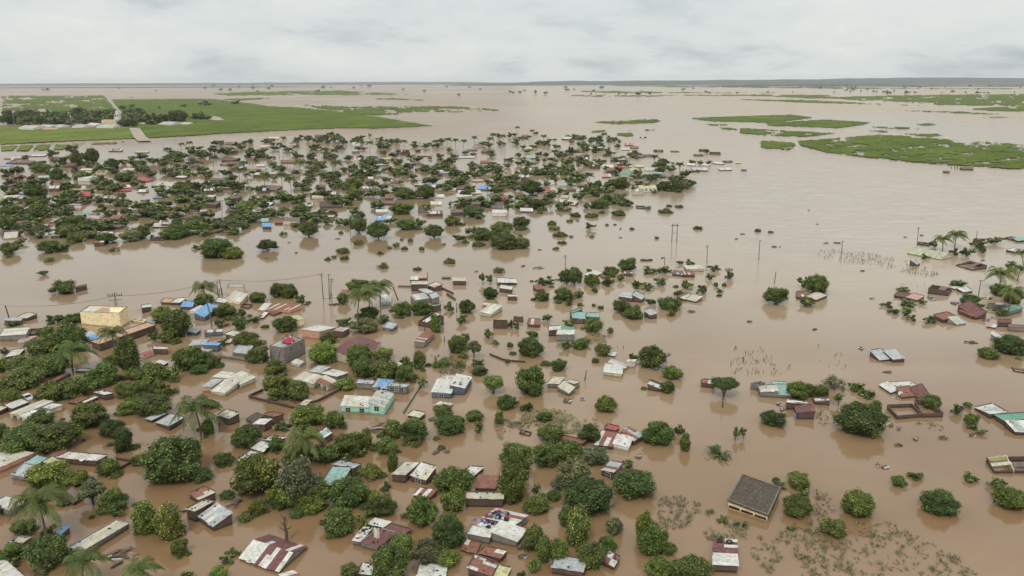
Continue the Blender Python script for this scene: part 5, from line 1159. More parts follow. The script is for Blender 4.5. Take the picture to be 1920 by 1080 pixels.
def house_parts(root, org, e, idx, rr, farmode):
    plus, rc, wc, pts, hs, opt, lab = e
    A, hA = foot(pts[0], hs[0]); B, hB = foot(pts[1], hs[1]); C_, hC = foot(pts[2], hs[2])
    # square the corner up a little without moving the near corner
    u = (A - B); v = (C_ - B)
    if u.length < .8: u = u.normalized() * .8 if u.length > 0 else Vector((-1, 0, 0))
    if v.length < .8: v = v.normalized() * .8 if v.length > 0 else Vector((0, 1, 0))
    cosang = u.normalized().dot(v.normalized())
    if abs(cosang) > .35:
        perp = v - u.normalized() * v.dot(u.normalized()) * (1 - .35 / abs(cosang))
        v = perp
    if v.length < 1.5: v = v.normalized() * 1.5
    if v.length > 3.2 * u.length + 4: v = v.normalized() * (3.2 * u.length + 4)
    dep = CAMH / math.hypot(B.x, B.y)
    if scale_at(B) < 4.2 and v.length > 1.0 * u.length + 1.5 and u.length > 1:
        nl = 1.0 * u.length + 1.5; lost = (v.length - nl) * dep * abs(v.normalized().y)
        v = v.normalized() * nl; hC = min(hC + lost, hC + 1.7)
    A = B + u; C_ = B + v; D = B + u + v
    hD = hA + hC - hB
    mn = .35
    hA, hB, hC, hD = (max(mn, x) for x in (hA, hB, hC, hD))
    P = [A, B, C_, D]; H = [hA, hB, hC, hD]
    cen = (A + C_) / 2
    wcol = vary(WC[wc], rr); ruin = 'r' in opt; flat = 'f' in opt or 'x' in opt
    wallmb = FARWALL if farmode else MB(); roofmb = FARROOF if farmode else MB()
    def top(i, dz=0): return Vector((P[i].x, P[i].y, H[i] + dz))
    und = -2.6
    def seg(a, b, ha, hb, th, col, z0=und, cap=0):
        d = (b - a); n = Vector((-d.y, d.x, 0)).normalized() * th
        bot = [Vector((q.x, q.y, z0)) for q in (a, b, b + n, a + n)]
        tp_ = [Vector((a.x, a.y, ha)), Vector((b.x, b.y, hb)), Vector((b.x + n.x, b.y + n.y, hb)), Vector((a.x + n.x, a.y + n.y, ha))]
        wallmb.prism(bot, tp_, col)
    ccw = (B - A).cross(C_ - B).z > 0
    if ruin:
        icol = vary(RC['y'] if 'y' in opt else WC[wc], rr)
        sgn = 1 if ccw else -1
        for i in range(4):
            j = (i + 1) % 4
            if i == 2 and 'o' in opt: continue
            a, b = P[i], P[j]; d = (b - a).normalized(); n = Vector((-d.y, d.x, 0)) * sgn
            tk = .2
            # broken top: three pieces of slightly different height; corners butt (each run stops short of the next)
            a2 = a; b2 = b - d * tk if (b - a).length > .6 else b
            k3 = 3
            for q in range(k3):
                s0, s1 = q / k3, (q + 1) / k3
                pa, pb = a2.lerp(b2, s0), a2.lerp(b2, s1)
                ha = H[i] * (1 - s0) + H[j] * s0 - rr.uniform(0, .22); hb = H[i] * (1 - s1) + H[j] * s1 - rr.uniform(0, .22)
                ha = max(ha, .15); hb = max(hb, .15)
                bot = [Vector((z.x, z.y, und)) for z in (pa, pb, pb + n * tk, pa + n * tk)]
                tpp = [Vector((pa.x, pa.y, ha)), Vector((pb.x, pb.y, hb)), Vector((pb.x + n.x * tk, pb.y + n.y * tk, hb)), Vector((pa.x + n.x * tk, pa.y + n.y * tk, ha))]
                wallmb.prism(bot, tpp, icol if 'y' in opt and i in (2, 3) else vary(wcol, rr, .06))
        if rc not in ('n', 'k') or rr.random() < .45:     # a few sheets left lying on top of the walls
            k = rr.choice([0, 1]); f0 = rr.uniform(.1, .5); f1 = f0 + rr.uniform(.2, .4)
            q = [top(0, .05).lerp(top(1, .05), f0), top(0, .05).lerp(top(1, .05), f1), top(3, .05).lerp(top(2, .05), f1), top(3, .05).lerp(top(2, .05), f0)]
            roofmb.prism([z + Vector((0, 0, .02)) for z in q], [z + Vector((0, 0, .07)) for z in q], vary(RC[rc[-1] if rc[-1] != 'y' else 'c'], rr))
    elif flat:
        base_h = [x for x in H]
        k = .35 if 'f' in opt else .0
        wallmb.prism([Vector((q.x, q.y, und)) for q in P], [top(i, -k) for i in range(4)], wcol)
        if 'f' in opt:       # parapet round a sunken roof slab
            sgn = 1 if ccw else -1
            for i in range(4):
                j = (i + 1) % 4; a, b = P[i], P[j]; d = (b - a).normalized(); n = Vector((-d.y, d.x, 0)) * sgn * .22
                b2 = b - d * .22
                hb2 = H[j]
                bot = [Vector((z.x, z.y, zz - k)) for z, zz in ((a, H[i]), (b2, hb2), (b2 + n, hb2), (a + n, H[i]))]
                bot = [z + Vector((0, 0, .003)) for z in bot]
                wallmb.prism(bot, [z + Vector((0, 0, k + .1)) for z in bot], vary(wcol, rr, .05))
                roofmb.prism([z + Vector((0, 0, k + .104)) for z in bot], [z + Vector((0, 0, k + .2)) for z in bot], (.03, .03, .03) if wc == 'Y' else (.2, .19, .17))
            m_ = .26
            q = [P[i].lerp(cen, m_ / max(1, (P[i] - cen).length)) for i in range(4)]
            nstr = 6
            for s_ in range(nstr):
                f0, f1 = s_ / nstr + .01, (s_ + 1) / nstr
                qq = [q[0].lerp(q[1], f0), q[0].lerp(q[1], f1), q[3].lerp(q[2], f1), q[3].lerp(q[2], f0)]
                zz = sum(H) / 4 - k + .06
                cc = RC['o'] if (wc == 'Y' and s_ in (2, 3)) else RC['g' if wc != 'Y' else 'w']
                roofmb.prism([Vector((z.x, z.y, zz)) for z in qq], [Vector((z.x, z.y, zz + .05)) for z in qq], vary(cc, rr, .08))
        else:                # heavy concrete slab with a lip
            q = [cen + (P[i] - cen) * 1.05 for i in range(4)]
            roofmb.prism([Vector((q[i].x, q[i].y, H[i] + .004)) for i in range(4)], [Vector((q[i].x, q[i].y, H[i] + .28)) for i in range(4)], RC['k'])
            q2 = [cen + (P[i] - cen) * 1.05 for i in range(4)]
            for i in range(4):
                j = (i + 1) % 4; a, b = q2[i], q2[j]; d = (b - a).normalized(); n = Vector((-d.y, d.x, 0)) * (.25 if ccw else -.25)
                b2 = b - d * .25
                bot = [Vector((z.x, z.y, zz + .284)) for z, zz in ((a, H[i]), (b2, H[j]), (b2 + n, H[j]), (a + n, H[i]))]
                roofmb.prism(bot, [z + Vector((0, 0, .14)) for z in bot], (.16, .145, .12))
            # dark window band round the yellow wall
            band = MB()
            for i in (0, 1):
                a, b = P[i], P[i + 1]; d = (b - a); n = Vector((d.y, -d.x, 0)).normalized() * (.03 if ccw else -.03)
                for f0, f1 in ((.02, .30), (.34, .64), (.68, .97)):
                    pa, pb = a.lerp(b, f0), a.lerp(b, f1)
                    z1 = (H[i] * (1 - f0) + H[i + 1] * f0) * .50; z0 = z1 * .40
                    band.prism([pa + Vector((0, 0, z0)), pb + Vector((0, 0, z0)), pb + n + Vector((0, 0, z0)), pa + n + Vector((0, 0, z0))],
                               [pa + Vector((0, 0, z1)), pb + Vector((0, 0, z1)), pb + n + Vector((0, 0, z1)), pa + n + Vector((0, 0, z1))])
            band.obj('window', 'dark', root, org)
    else:
        # pitched: gable (g<px>) with the ridge along A-B, else a single slope
        gi = opt.find('g'); rise = 0
        if gi >= 0:
            num = ''
            for ch in opt[gi + 1:]:
                if ch.isdigit(): num += ch
                else: break
            rise = min(3.2, float(num or 6) / 4.8 / scale_at(cen))
        mat2 = rc[-1]
        over = .12 if farmode else .18
        if rise > 0:
            M1 = (B + C_) / 2; M2 = (A + D) / 2; h1 = (hB + hC) / 2 + rise; h2 = (hA + hD) / 2 + rise
            bot = [Vector((q.x, q.y, und)) for q in (A, B, M1, C_, D, M2)]
            tp_ = [top(0), top(1), Vector((M1.x, M1.y, h1)), top(2), top(3), Vector((M2.x, M2.y, h2))]
            # walls as two halves so every face stays convex
            wallmb.prism([bot[0], bot[1], bot[2], bot[5]], [tp_[0], tp_[1], tp_[2], tp_[5]], wcol)
            wallmb.prism([bot[5], bot[2], bot[3], bot[4]], [tp_[5], tp_[2], tp_[3], tp_[4]], wcol)
            slopes = [((tp_[0], tp_[1], tp_[2], tp_[5])), ((tp_[3], tp_[4], tp_[5], tp_[2]))]
        else:
            wallmb.prism([Vector((q.x, q.y, und)) for q in P], [top(i) for i in range(4)], wcol)
            slopes = [(top(0), top(1), top(2), top(3))]
            vert = abs(hA - hB) > abs(hB - hC) * 1.2
            if 'v' in opt: vert = True
            if vert: slopes = [(top(1), top(2), top(3), top(0))]
        for (p0, p1, p2, p3) in slopes:
            # corrugated sheets side by side from p0p1 (eave) to p3p2 (ridge)
            wid = (p1 - p0).length; n = max(2, min(26, int(round(wid / (.85 if not farmode else 1.8)))))
            eu = (p1 - p0).normalized() * over; ev = (p2 - p1).normalized() * over
            q0, q1, q2, q3 = p0 - eu - ev, p1 + eu - ev, p2 + eu, p3 - eu
            if rise == 0: q2 = q2 + ev; q3 = q3 + ev
            run = 0; colr = rc[0]
            for k in range(n):
                f0, f1 = k / n, (k + 1) / n
                if len(rc) > 1 and rr.random() < .34: colr = rc[1] if colr == rc[0] else rc[0]
                j0 = rr.uniform(-.10, .12); j1 = rr.uniform(-.06, .06)
                dv = (q3 - q0).normalized()
                z_ = rr.uniform(.0, .03)
                s0 = q0.lerp(q1, f0) + dv * j0; s1 = q0.lerp(q1, f1) + dv * j0
                s2 = q3.lerp(q2, f1) + dv * j1 * (0 if rise else 1); s3 = q3.lerp(q2, f0) + dv * j1 * (0 if rise else 1)
                up = Vector((0, 0, .04 + z_))
                lenv = (s3 - s0).length
                # long runs are two overlapping sheets, sometimes of different age
                cuts = [0, 1] if lenv < 3.2 or farmode else [0, rr.uniform(.42, .58), 1]
                for ci in range(len(cuts) - 1):
                    c0, c1 = cuts[ci], cuts[ci + 1]
                    t0, t1, t2, t3 = s0.lerp(s3, c0), s1.lerp(s2, c0), s1.lerp(s2, c1), s0.lerp(s3, c1)
                    oo = Vector((0, 0, .012 * ci))
                    cc = colr if len(rc) == 1 or rr.random() > .18 else rr.choice(rc)
                    roofmb.prism([t0 + up * .4 + oo, t1 + up * .4 + oo, t2 + up * .4 + oo, t3 + up * .4 + oo], [t0 + up + oo, t1 + up + oo, t2 + up + oo, t3 + up + oo], vary(RC[cc], rr, .11))
        # parapet wall tops along the high edges: a low masonry lip most shacks here have
        if rise == 0 and not farmode and wc in 'BG' and rr.random() < .75:
            sgn = 1 if ccw else -1
            for i in (2, 3):
                j = (i + 1) % 4; a, b = P[i], P[j]; d = (b - a).normalized(); n_ = Vector((-d.y, d.x, 0)) * sgn
                a2, b2 = a - n_ * .21, b - n_ * .21 - d * .25
                bot = [Vector((z.x, z.y, zz - .3)) for z, zz in ((a2, H[i]), (b2, H[j]), (b2 + n_ * .2, H[j]), (a2 + n_ * .2, H[i]))]
                wallmb.prism(bot, [z + Vector((0, 0, .52)) for z in bot], vary(wcol, rr, .08))
    if farmode: return cen, H
    if len(wallmb.v): wallmb.obj('wall', 'wall', root, org)
    if len(roofmb.v): roofmb.obj('roof', 'roof', root, org)
    # windows and a door on the two seen walls
    wi = opt.find('w'); nw = int(opt[wi + 1]) if wi >= 0 and wi + 1 < len(opt) and opt[wi + 1].isdigit() else 0
    s_ = scale_at(cen)
    if not ruin and 'x' not in opt and not (wc == 'Y' and 'f' in opt):
        sides = []
        if nw: sides.append((0, nw))
        elif s_ > 5 and (A - B).length > 2.6 and min(hA, hB) > 1.1 and rr.random() < .16: sides.append((0, 1))
        if s_ > 5 and v.length > 3 and min(hB, hC) > 1.2 and rr.random() < .14: sides.append((1, 1))
        if 'f' in opt and wc == 'G': sides = [(1, 2)]
        for (i, cnt) in sides:
            a, b = P[i], P[i + 1]; d = (b - a); Ld = d.length; d.normalize()
            n_ = Vector((d.y, -d.x, 0)) * (1 if ccw else -1)
            for q in range(cnt):
                fc = (q + .5) / cnt + (rr.uniform(-.08, .08) if not nw else 0)
                hh = H[i] * (1 - fc) + H[i + 1] * fc
                ww_ = min(.55, Ld / cnt * .3); c_ = a + d * Ld * fc
                z1 = hh - .38; z0 = max(.12, z1 - 1.0)
                if z1 - z0 < .3: continue
                fr = MB()
                fr.box(c_ + n_ * .03 + Vector((0, 0, (z0 + z1) / 2)), d * (ww_ + .08), n_ * .03, Vector((0, 0, (z1 - z0) / 2 + .07)))
                fo = fr.obj('window', 'frame', root, org)
                gl = MB()
                gl.box(c_ + n_ * .075 + Vector((0, 0, (z0 + z1) / 2)), d * (ww_), n_ * .012, Vector((0, 0, (z1 - z0) / 2)))
                gl.obj('pane', 'dark', fo, org)
                br = MB()
                for zb_ in (0,):
                    br.box(c_ + n_ * .095 + Vector((0, 0, (z0 + z1) / 2)), d * .025, n_ * .006, Vector((0, 0, (z1 - z0) / 2)))
                    br.box(c_ + n_ * .109 + Vector((0, 0, (z0 + z1) / 2)), d * ww_, n_ * .006, Vector((0, 0, .025)))
                br.obj('glazing_bar', 'frame', fo, org)
    if 'd' in opt:
        a = P[1] + Vector((0, 0, H[1] + .1)); n_ = Vector((0, -1, .35)).normalized()
        dm = MB(); cpt = a + (P[0] - P[1]) * .35 + Vector((0, -.1, .3)); u_ = n_.orthogonal().normalized(); w_ = n_.cross(u_)
        rings = []
        for j in range(4):
            rad = .62 * j / 3; rings.append([cpt + n_ * (rad * rad * .35) + (u_ * math.cos(k * .5236) + w_ * math.sin(k * .5236)) * rad for k in range(12)])
        vs = [cpt] + [z for q in rings[1:] for z in q]
        fs = [(0, 1 + k, 1 + (k + 1) % 12) for k in range(12)]
        for j in range(2):
            for k in range(12): fs.append((1 + j * 12 + k, 1 + j * 12 + (k + 1) % 12, 1 + (j + 1) * 12 + (k + 1) % 12, 1 + (j + 1) * 12 + k))
        dm.add(vs, fs); dm.tube([cpt - n_ * .02, cpt - Vector((0, 0, .7))], .03, 5)
        dm.obj('satellite_dish', 'dish', root, org)
    # small weights on the near pale roofs
    if not ruin and not flat and s_ > 7.2 and rc[0] in 'wcgrm' and rise == 0 and rr.random() < .7:
        STONES.append((root, [top(i) for i in range(4)], rr.randrange(10 ** 6)))
    return cen, H
def rooflabel(rc, wc, opt):
    if 'r' in opt and 'g' not in opt: return 'roofless %s' % WW[wc]
    s = RW[rc[0]]
    if len(rc) > 1: s += '-' + RW[rc[1]]
    return s + ' roofed %s' % WW[wc]
groups_ = []
for e in HOUSES:
    if e[0]: groups_[-1].append(e)
    else: groups_.append([e])
def harea(g): return sum(abs(e[3][1][0] - e[3][0][0]) * (6 + e[4][1]) for e in g)
hord = sorted(range(len(groups_)), key=lambda i: -harea(groups_[i]))
for rank, gi in enumerate(hord):
    grp = groups_[gi]; rr = random.Random(gi * 13 + 5)
    if rank >= 296:
        for e in grp: house_parts(None, None, e, gi, rr, True)
        continue
    b0, _ = foot(grp[0][3][1], grp[0][4][1])
    root = empty('house', (b0.x, b0.y, 0)); org = Vector((b0.x, b0.y, 0))
    for e in grp: house_parts(root, org, e, gi, rr, False)
    e = grp[0]
    wpx = abs(e[3][2][0] - e[3][0][0])
    note(root, 'house' if wpx > 14 else 'hut', rooflabel(e[1], e[2], e[5]), wpx, 'flooded houses of the settlement', e[6])
if FARROOF.f or FARWALL.f:
    FARWALL.m = [0] * len(FARWALL.f); k = len(FARWALL.v)
    FARWALL.v += FARROOF.v; FARWALL.c += FARROOF.c; FARWALL.t += FARROOF.t; FARWALL.f += [tuple(i + k for i in f) for f in FARROOF.f]; FARWALL.m += [1] * len(FARROOF.f)
    o = FARWALL.obj('distant_houses', ['wall', 'roof'])
    tag(o, label='smallest far houses crowded in the middle of the flooded town', cat='houses', kind='stuff')
for root, P4, sd_ in STONES:
    r = random.Random(sd_)
    for _ in range(r.randint(1, 4)):
        u, v = r.uniform(.08, .92), r.choice([r.uniform(.05, .2), r.uniform(.8, .93), r.uniform(.1, .9)])
        q = P4[0].lerp(P4[1], u).lerp(P4[3].lerp(P4[2], u), v) + Vector((0, 0, .16))
        mb = MB(); vv, ff = ICO[1]; sx, sy, sz = r.uniform(.13, .28), r.uniform(.12, .24), r.uniform(.08, .15)
        mb.add([Vector((x.x * sx * r.uniform(.8, 1.2), x.y * sy * r.uniform(.8, 1.2), x.z * sz)) for x in vv], ff)
        o = mb.obj('stone', 'stone'); o.location = q
        tag(o, 'dark stone or block lying on a roof to weigh its sheets down', 'stone', 'weights on the sheet roofs')

# ---------------------------------------------------------------- yard walls, poles, wires
for i, (h, pp) in enumerate(WALLS):
    mb = MB(); P = [onz(a, b, 0) for a, b in pp]; c0 = P[0]
    r = random.Random(i)
    for k in range(len(P) - 1):
        a, b = P[k], P[k + 1]; d = (b - a).normalized(); n = Vector((-d.y, d.x, 0)) * .12
        if k > 0: a = a + d * .13
        nseg = max(1, int((b - a).length / 3)); 
        for q in range(nseg):
            pa, pb = a.lerp(b, q / nseg), a.lerp(b, (q + 1) / nseg - .002); hh = h * r.uniform(.85, 1.1)
            bot = [Vector((z.x, z.y, -2.5)) for z in (pa - n, pb - n, pb + n, pa + n)]
            mb.prism(bot, [Vector((z.x, z.y, hh)) for z in bot], vary(WC['B'] if i % 4 else WC['G'], r))
    o = mb.obj('yard_wall', 'wall', None, c0)
    note(o, 'wall', 'low half-drowned', 40, 'yard walls showing above the water')
poles = []
for i, (tx, ty, bx, by) in enumerate(POLES):
    b_ = onz(bx, by, 0); tp = ony(tx, ty, b_.y); s = scale_at(b_)
    root = empty('utility_pole', (b_.x, b_.y, 0)); d = tp - b_
    mb = MB(); mb.tube([Vector((0, 0, 0)) - d * .25, Vector((0, 0, 0)), d], [.17, .16, .11], 7); mb.obj('pole', 'pole', root)
    L_ = d.length
    if L_ > 5.5:
        for dz, w_ in ((.25, 1.0), (.95, .7)) if i % 2 == 0 else ((.3, .9),):
            mb = MB(); mb.box(d - Vector((0, 0, dz)), (w_, .15, 0), (0, .06, 0), (0, 0, .06)); mb.obj('crossarm', 'pole', root)
        for sx in (-.8, 0.05, .8):
            mb = MB(); mb.tube([d + Vector((sx, .1, -.18)), d + Vector((sx, .1, .05))], [.06, .04], 6); mb.obj('insulator', 'dish', root)
    poles.append(b_ + d)
    note(root, 'pole', 'thin dark', L_, 'utility poles above the flood')
# two-legged power pole and the transformer pole
q0 = 960 + 1198 / 4, 360 + 375 / 4; q1 = 960 + 1235 / 4, 360 + 375 / 4
b0, b1 = onz(*q0), onz(*q1); t0 = ony(960 + 1200 / 4, 360 + 242 / 4, b0.y)
root = empty('power_pylon', b0)
for b_ in (b0, b1):
    mb = MB(); r0 = b_ - b0; mb.tube([r0 - Vector((0, 0, 2.5)), r0, r0 + Vector((0, 0, t0.z))], [.2, .19, .14], 7); mb.obj('pole', 'pole', root)
mb = MB(); mid = (b1 - b0) / 2; dd = (b1 - b0).normalized()
mb.box(mid + Vector((0, 0, t0.z - .7)), dd * (mid.length + .9), Vector((0, .08, 0)), Vector((0, 0, .12))); mb.obj('crossarm', 'pole', root)
mb = MB(); mb.box(mid + Vector((0, 0, t0.z * .5)), dd * mid.length, Vector((0, .06, 0)), Vector((0, 0, .08))); mb.obj('brace', 'pole', root)
for k in (-1, 0, 1):
    mb = MB(); mb.tube([mid + dd * k * (mid.length * .8) + Vector((0, 0, t0.z - .58)), mid + dd * k * (mid.length * .8) + Vector((0, 0, t0.z + .35))], [.12, .08], 6); mb.obj('insulator', 'dark', root)
tag(root, 'H-shaped double power pole standing alone in open water', 'power pole')
b_ = onz(217.5, 571, 0); tp = ony(215, 549, b_.y) - b_
for sy in (0,):
    root = empty('transformer_pole', b_)
    mb = MB(); mb.tube([(0, 0, -2.5), (0, 0, tp.z)], [.2, .15], 7); mb.obj('pole', 'pole', root)
    for dz in (1.1, 2.6):
        mb = MB(); mb.box((0, 0, tp.z - dz), (2.6 - dz * .2, .5, 0), (0, .07, 0), (0, 0, .08)); mb.obj('crossarm', 'pole', root)
    for k in range(-3, 4):
        mb = MB(); mb.tube([(k * .72, k * .13, tp.z - 1.05), (k * .72, k * .13, tp.z - .4 + (k % 2) * .3)], [.13, .09], 6); mb.obj('insulator', 'dark', root)
    mb = MB(); mb.box((0, -.45, tp.z - 3.2), (.5, 0, 0), (0, .3, 0), (0, 0, .55)); mb.obj('transformer', 'steel', root)
    tag(root, 'utility pole with crowded crossarms and a transformer behind the yellow block', 'power pole')
def wire(p, q, sag, rad=.035):
    mb = MB(); pts = []
    for k in range(17):
        u = k / 16; v = p.lerp(q, u); v.z -= sag * 4 * u * (1 - u); pts.append(v)
    mb.tube(pts, rad, 4)
    return mb
T_ = b_ + Vector((0, 0, tp.z - .9))
pl = [poles[0], T_, poles[2], poles[6]]
for i in range(len(pl) - 1):
    for k in (-.5, .5):
        o = wire(pl[i] + Vector((k, 0, -.2)), pl[i + 1] + Vector((k, 0, -.2)), 1.4).obj('power_line', 'pole')
        tag(o, 'thin sagging cable strung between poles across open water behind the yellow block', 'cable', 'overhead power cables')
wx = onz(-60, 580, 0); o = wire(Vector((wx.x, wx.y, 8)), pl[0], 1.2).obj('power_line', 'pole')
tag(o, 'thin sagging cable strung between poles across open water behind the yellow block', 'cable', 'overhead power cables')

# ---------------------------------------------------------------- maize and weeds standing in the water
for i, (dens, st, poly) in enumerate(CROPS):
    r = random.Random(i + 60); mb = MB()
    xs = [p[0] for p in poly]; ys = [p[1] for p in poly]
    area = (max(xs) - min(xs)) * (max(ys) - min(ys))
    sc_ = scale_at(onz(sum(xs) / len(xs), sum(ys) / len(ys)))
    n = int(area * dens / (sc_ * sc_) * (7.5 if st == 'b' else 3.0)); n = min(n, 9000)
    for _ in range(n):
        x, y = r.uniform(min(xs), max(xs)), r.uniform(min(ys), max(ys))
        if not inside(poly, x, y): continue
        if fbm(x / 14, y / 9, 40 + i) < .50 - .12 * dens: continue
        p = onz(x, y, 0); tone = r.uniform(.05, .9)
        hh = r.uniform(.08, .34) * (.5 + 1.3 * fbm(x / 10, y / 6, 71)) * r.choice((.7, 1, 1, 1.6)) if st == 'b' else r.uniform(.3, .8)
        nb = r.randint(4, 7) if st == 'b' else r.randint(1, 3)
        for _b in range(nb):
            a = r.uniform(0, 6.28); d = Vector((math.cos(a), math.sin(a), 0)); sd_ = Vector((-d.y, d.x, 0)) * r.uniform(.03, .065)
            l_ = hh * r.uniform(.9, 2.0) * (1 if st == 'b' else .2); q0 = p + d * .03
            q1 = q0 + d * l_ * .5 + Vector((0, 0, hh)); q2 = q0 + d * l_ * 1.1 + Vector((0, 0, hh * r.uniform(.3, .95)))
            mb.add([q0 - sd_, q0 + sd_, q1 + sd_, q1 - sd_, q2], [(0, 1, 2, 3), (3, 2, 4)], tone=min(1, max(0, tone + r.uniform(-.2, .2))))
    if mb.f:
        o = mb.obj('maize_crop', 'stalk'); o.color = (0.20, 0.205, 0.115, 1) if st == 'b' else (0.10, 0.10, 0.06, 1)
        note(o, 'crop', 'drowned maize leaves poking out of the water', 60, None); o['kind'] = 'stuff'
        o.location = (0, 0, 0)
        THINGS[-1] = (*THINGS[-1][:3], sum(xs) / len(xs), sum(ys) / len(ys), 60, None)

# ---------------------------------------------------------------- floating wreckage
for i, (x0, y0, x1, y1) in enumerate(RAFTS):
    r = random.Random(i + 500); c = onz((x0 + x1) / 2, (y0 + y1) / 2, 0); s = scale_at(c)
    a = (x1 - x0) / 2 / s; bb = max(.4, min(a * 1.5, (y1 - y0) / 2 / s * 2.0)); mb = MB()
    n = int(6 + a * 6)
    for k in range(min(n, 60)):
        x, y = r.gauss(0, .42) * a, r.gauss(0, .42) * bb; ang = r.uniform(-.5, .5) + (i % 3) * .5
        d = Vector((math.cos(ang), math.sin(ang), r.uniform(-.08, .08)))
        col = vary(r.choice([RC['n'], RC['n'], WC['B'], RC['n'], RC['g'], RC['k'], RC['c'] if r.random() < .35 else RC['n']]), r, .2)
        if a > 3.5 and r.random() < .12: col = vary(r.choice([RC['b'], RC['R'], RC['w']]), r)
        Lq = r.uniform(.25, .8) * (1 + a * .12)
        mb.box((x, y, r.uniform(.0, .25) + .15 * (1 - min(1, abs(x) / (a + .1)))), d * Lq, Vector((-d.y, d.x, 0)) * r.uniform(.06, .3), Vector((0, 0, r.uniform(.03, .12))), col)
    o = mb.obj('debris_raft', 'cloth'); o.location = c
    note(o, 'debris', 'brown' if a < 2 else 'broad jumbled', x1 - x0, 'floating wreckage')

# ---------------------------------------------------------------- cars
def car(px, py, ang, col, sub, label):
    c = onz(px, py, 0); root = empty('car', (c.x, c.y, -sub)); root.rotation_euler = (0.04, 0, ang)
    prof = [(-2.1, .35), (-2.1, .8), (-1.9, .95), (-1.25, 1.0), (-.75, 1.42), (.55, 1.45), (1.15, 1.02), (2.0, .85), (2.15, .6), (2.15, .35)]
    def ext(pr, w_, mi=0):
        m_ = MB(); n = len(pr); vs = [(x, -w_, z) for x, z in pr] + [(x, w_, z) for x, z in pr]
        m_.add(vs, [tuple(range(n)), tuple(range(2 * n - 1, n - 1, -1))] + [(i, i + n, (i + 1) % n + n, (i + 1) % n) for i in range(n)], col); return m_
    bo = ext(prof, .84).obj('body', 'cloth', root)
    for sx in (-1, 1):
        m_ = MB(); pr = [(-1.1, 1.0), (-.68, 1.33), (.5, 1.36), (.98, 1.02)]
        m_.add([(x, sx * .85, z) for x, z in pr], [(0, 1, 2, 3)]); m_.obj('window', 'dark', root)
    m_ = MB(); m_.add([(1.19, -.7, 1.04), (1.19, .7, 1.04), (.62, .66, 1.44), (.62, -.66, 1.44)], [(0, 1, 2, 3)]); m_.obj('windscreen', 'dark', root)
    m_ = MB(); m_.add([(-1.29, -.7, 1.02), (-1.29, .7, 1.02), (-.82, .66, 1.41), (-.82, -.66, 1.41)], [(0, 1, 2, 3)]); m_.obj('rear_window', 'dark', root)
    for x in (-1.35, 1.35):
        for y in (-.8, .8):
            m_ = MB(); m_.tube([(x, y - .1, .33), (x, y + .1, .33)], .33, 14); m_.obj('wheel', 'rubber', root)
    tag(root, label, 'car', 'cars caught in the flood')
car(50, 746, -.6, (.62, .62, .6), .55, 'white car sunk to its windows beside the maroon and white striped roof')
car(787, 337, .2, (.6, .6, .58), .4, 'white car stranded in the far town between dark rounded trees')
car(447, 271, .2, (.04, .04, .045), .3, "dark vehicle at the far town's edge near the open water")

# ---------------------------------------------------------------- church, mast
c = onz(223, 235, 1.0); s = scale_at(c); root = empty('church', c)
H_ = 27 / s; w_ = 5.2 / s
mb = MB()
for k, (z0, z1, ww) in enumerate(((-1.5, H_ * .55, w_), (H_ * .55 + .01, H_ * .78, w_ * .8), (H_ * .78 + .01, H_ * .93, w_ * .55))):
    mb.box((0, 0, (z0 + z1) / 2), (ww, 0, 0), (0, ww, 0), (0, 0, (z1 - z0) / 2), (.66, .64, .58))
mb.obj('tower', 'wall', root)
mb = MB(); q = w_ * .62; zt = H_ * .93 + .01
mb.add([(-q, -q, zt), (q, -q, zt), (q, q, zt), (-q, q, zt), (0, 0, H_ * 1.05)], [(0, 1, 4), (1, 2, 4), (2, 3, 4), (3, 0, 4), (3, 2, 1, 0)], (.5, .48, .44)); mb.obj('roof', 'roof', root)
for x in (-.4, .4):
    mb = MB(); mb.box((x * w_, -w_ * .8 - .05, H_ * .67), (w_ * .2, 0, 0), (0, .06, 0), (0, 0, H_ * .07)); mb.obj('window', 'dark', root)
    mb = MB(); mb.box((x * w_, -w_ - .05, H_ * .3), (w_ * .15, 0, 0), (0, .06, 0), (0, 0, H_ * .08)); mb.obj('window', 'dark', root)
mb = MB(); mb.box((-w_ * 3.4, w_ * .5, H_ * .16), (w_ * 2.35, 0, 0), (0, w_ * 1.2, 0), (0, 0, H_ * .22), (.62, .5, .32)); mb.obj('nave', 'wall', root)
tag(root, 'white church tower with stepped belfry beside the green fields', 'church')
def mast(px0, py0, h, lab):
    c = onz(px0, py0, 0); s = scale_at(c); H_ = h / s; mb = MB(); root = empty('radio_mast', c)
    for k in range(3):
        a = k * 2.094; mb.tube([(math.cos(a) * 1.6, math.sin(a) * 1.6, 0), (math.cos(a) * .5, math.sin(a) * .5, H_)], .09, 4)
    for q in range(14):
        z = H_ * q / 14; r0 = 1.6 - 1.1 * q / 14; r1 = 1.6 - 1.1 * (q + 1) / 14
        for k in range(3):
            a, b = k * 2.094, (k + 1) * 2.094
            mb.tube([(math.cos(a) * r0, math.sin(a) * r0, z), (math.cos(b) * r1, math.sin(b) * r1, z + H_ / 14)], .05, 3)
    mb.obj('lattice', 'steel', root)
    for z in (.9, .97):
        m_ = MB(); m_.box((.9, -.4, H_ * z), (.5, 0, 0), (0, .2, 0), (0, 0, 1.0)); m_.obj('antenna', 'dish', root)
    tag(root, lab, 'mast')
mast(28, 240, 32, 'slim white lattice radio mast in front of the far dark wood')
mast(134, 236, 20, 'shorter lattice mast among the houses at the edge of the far wood')

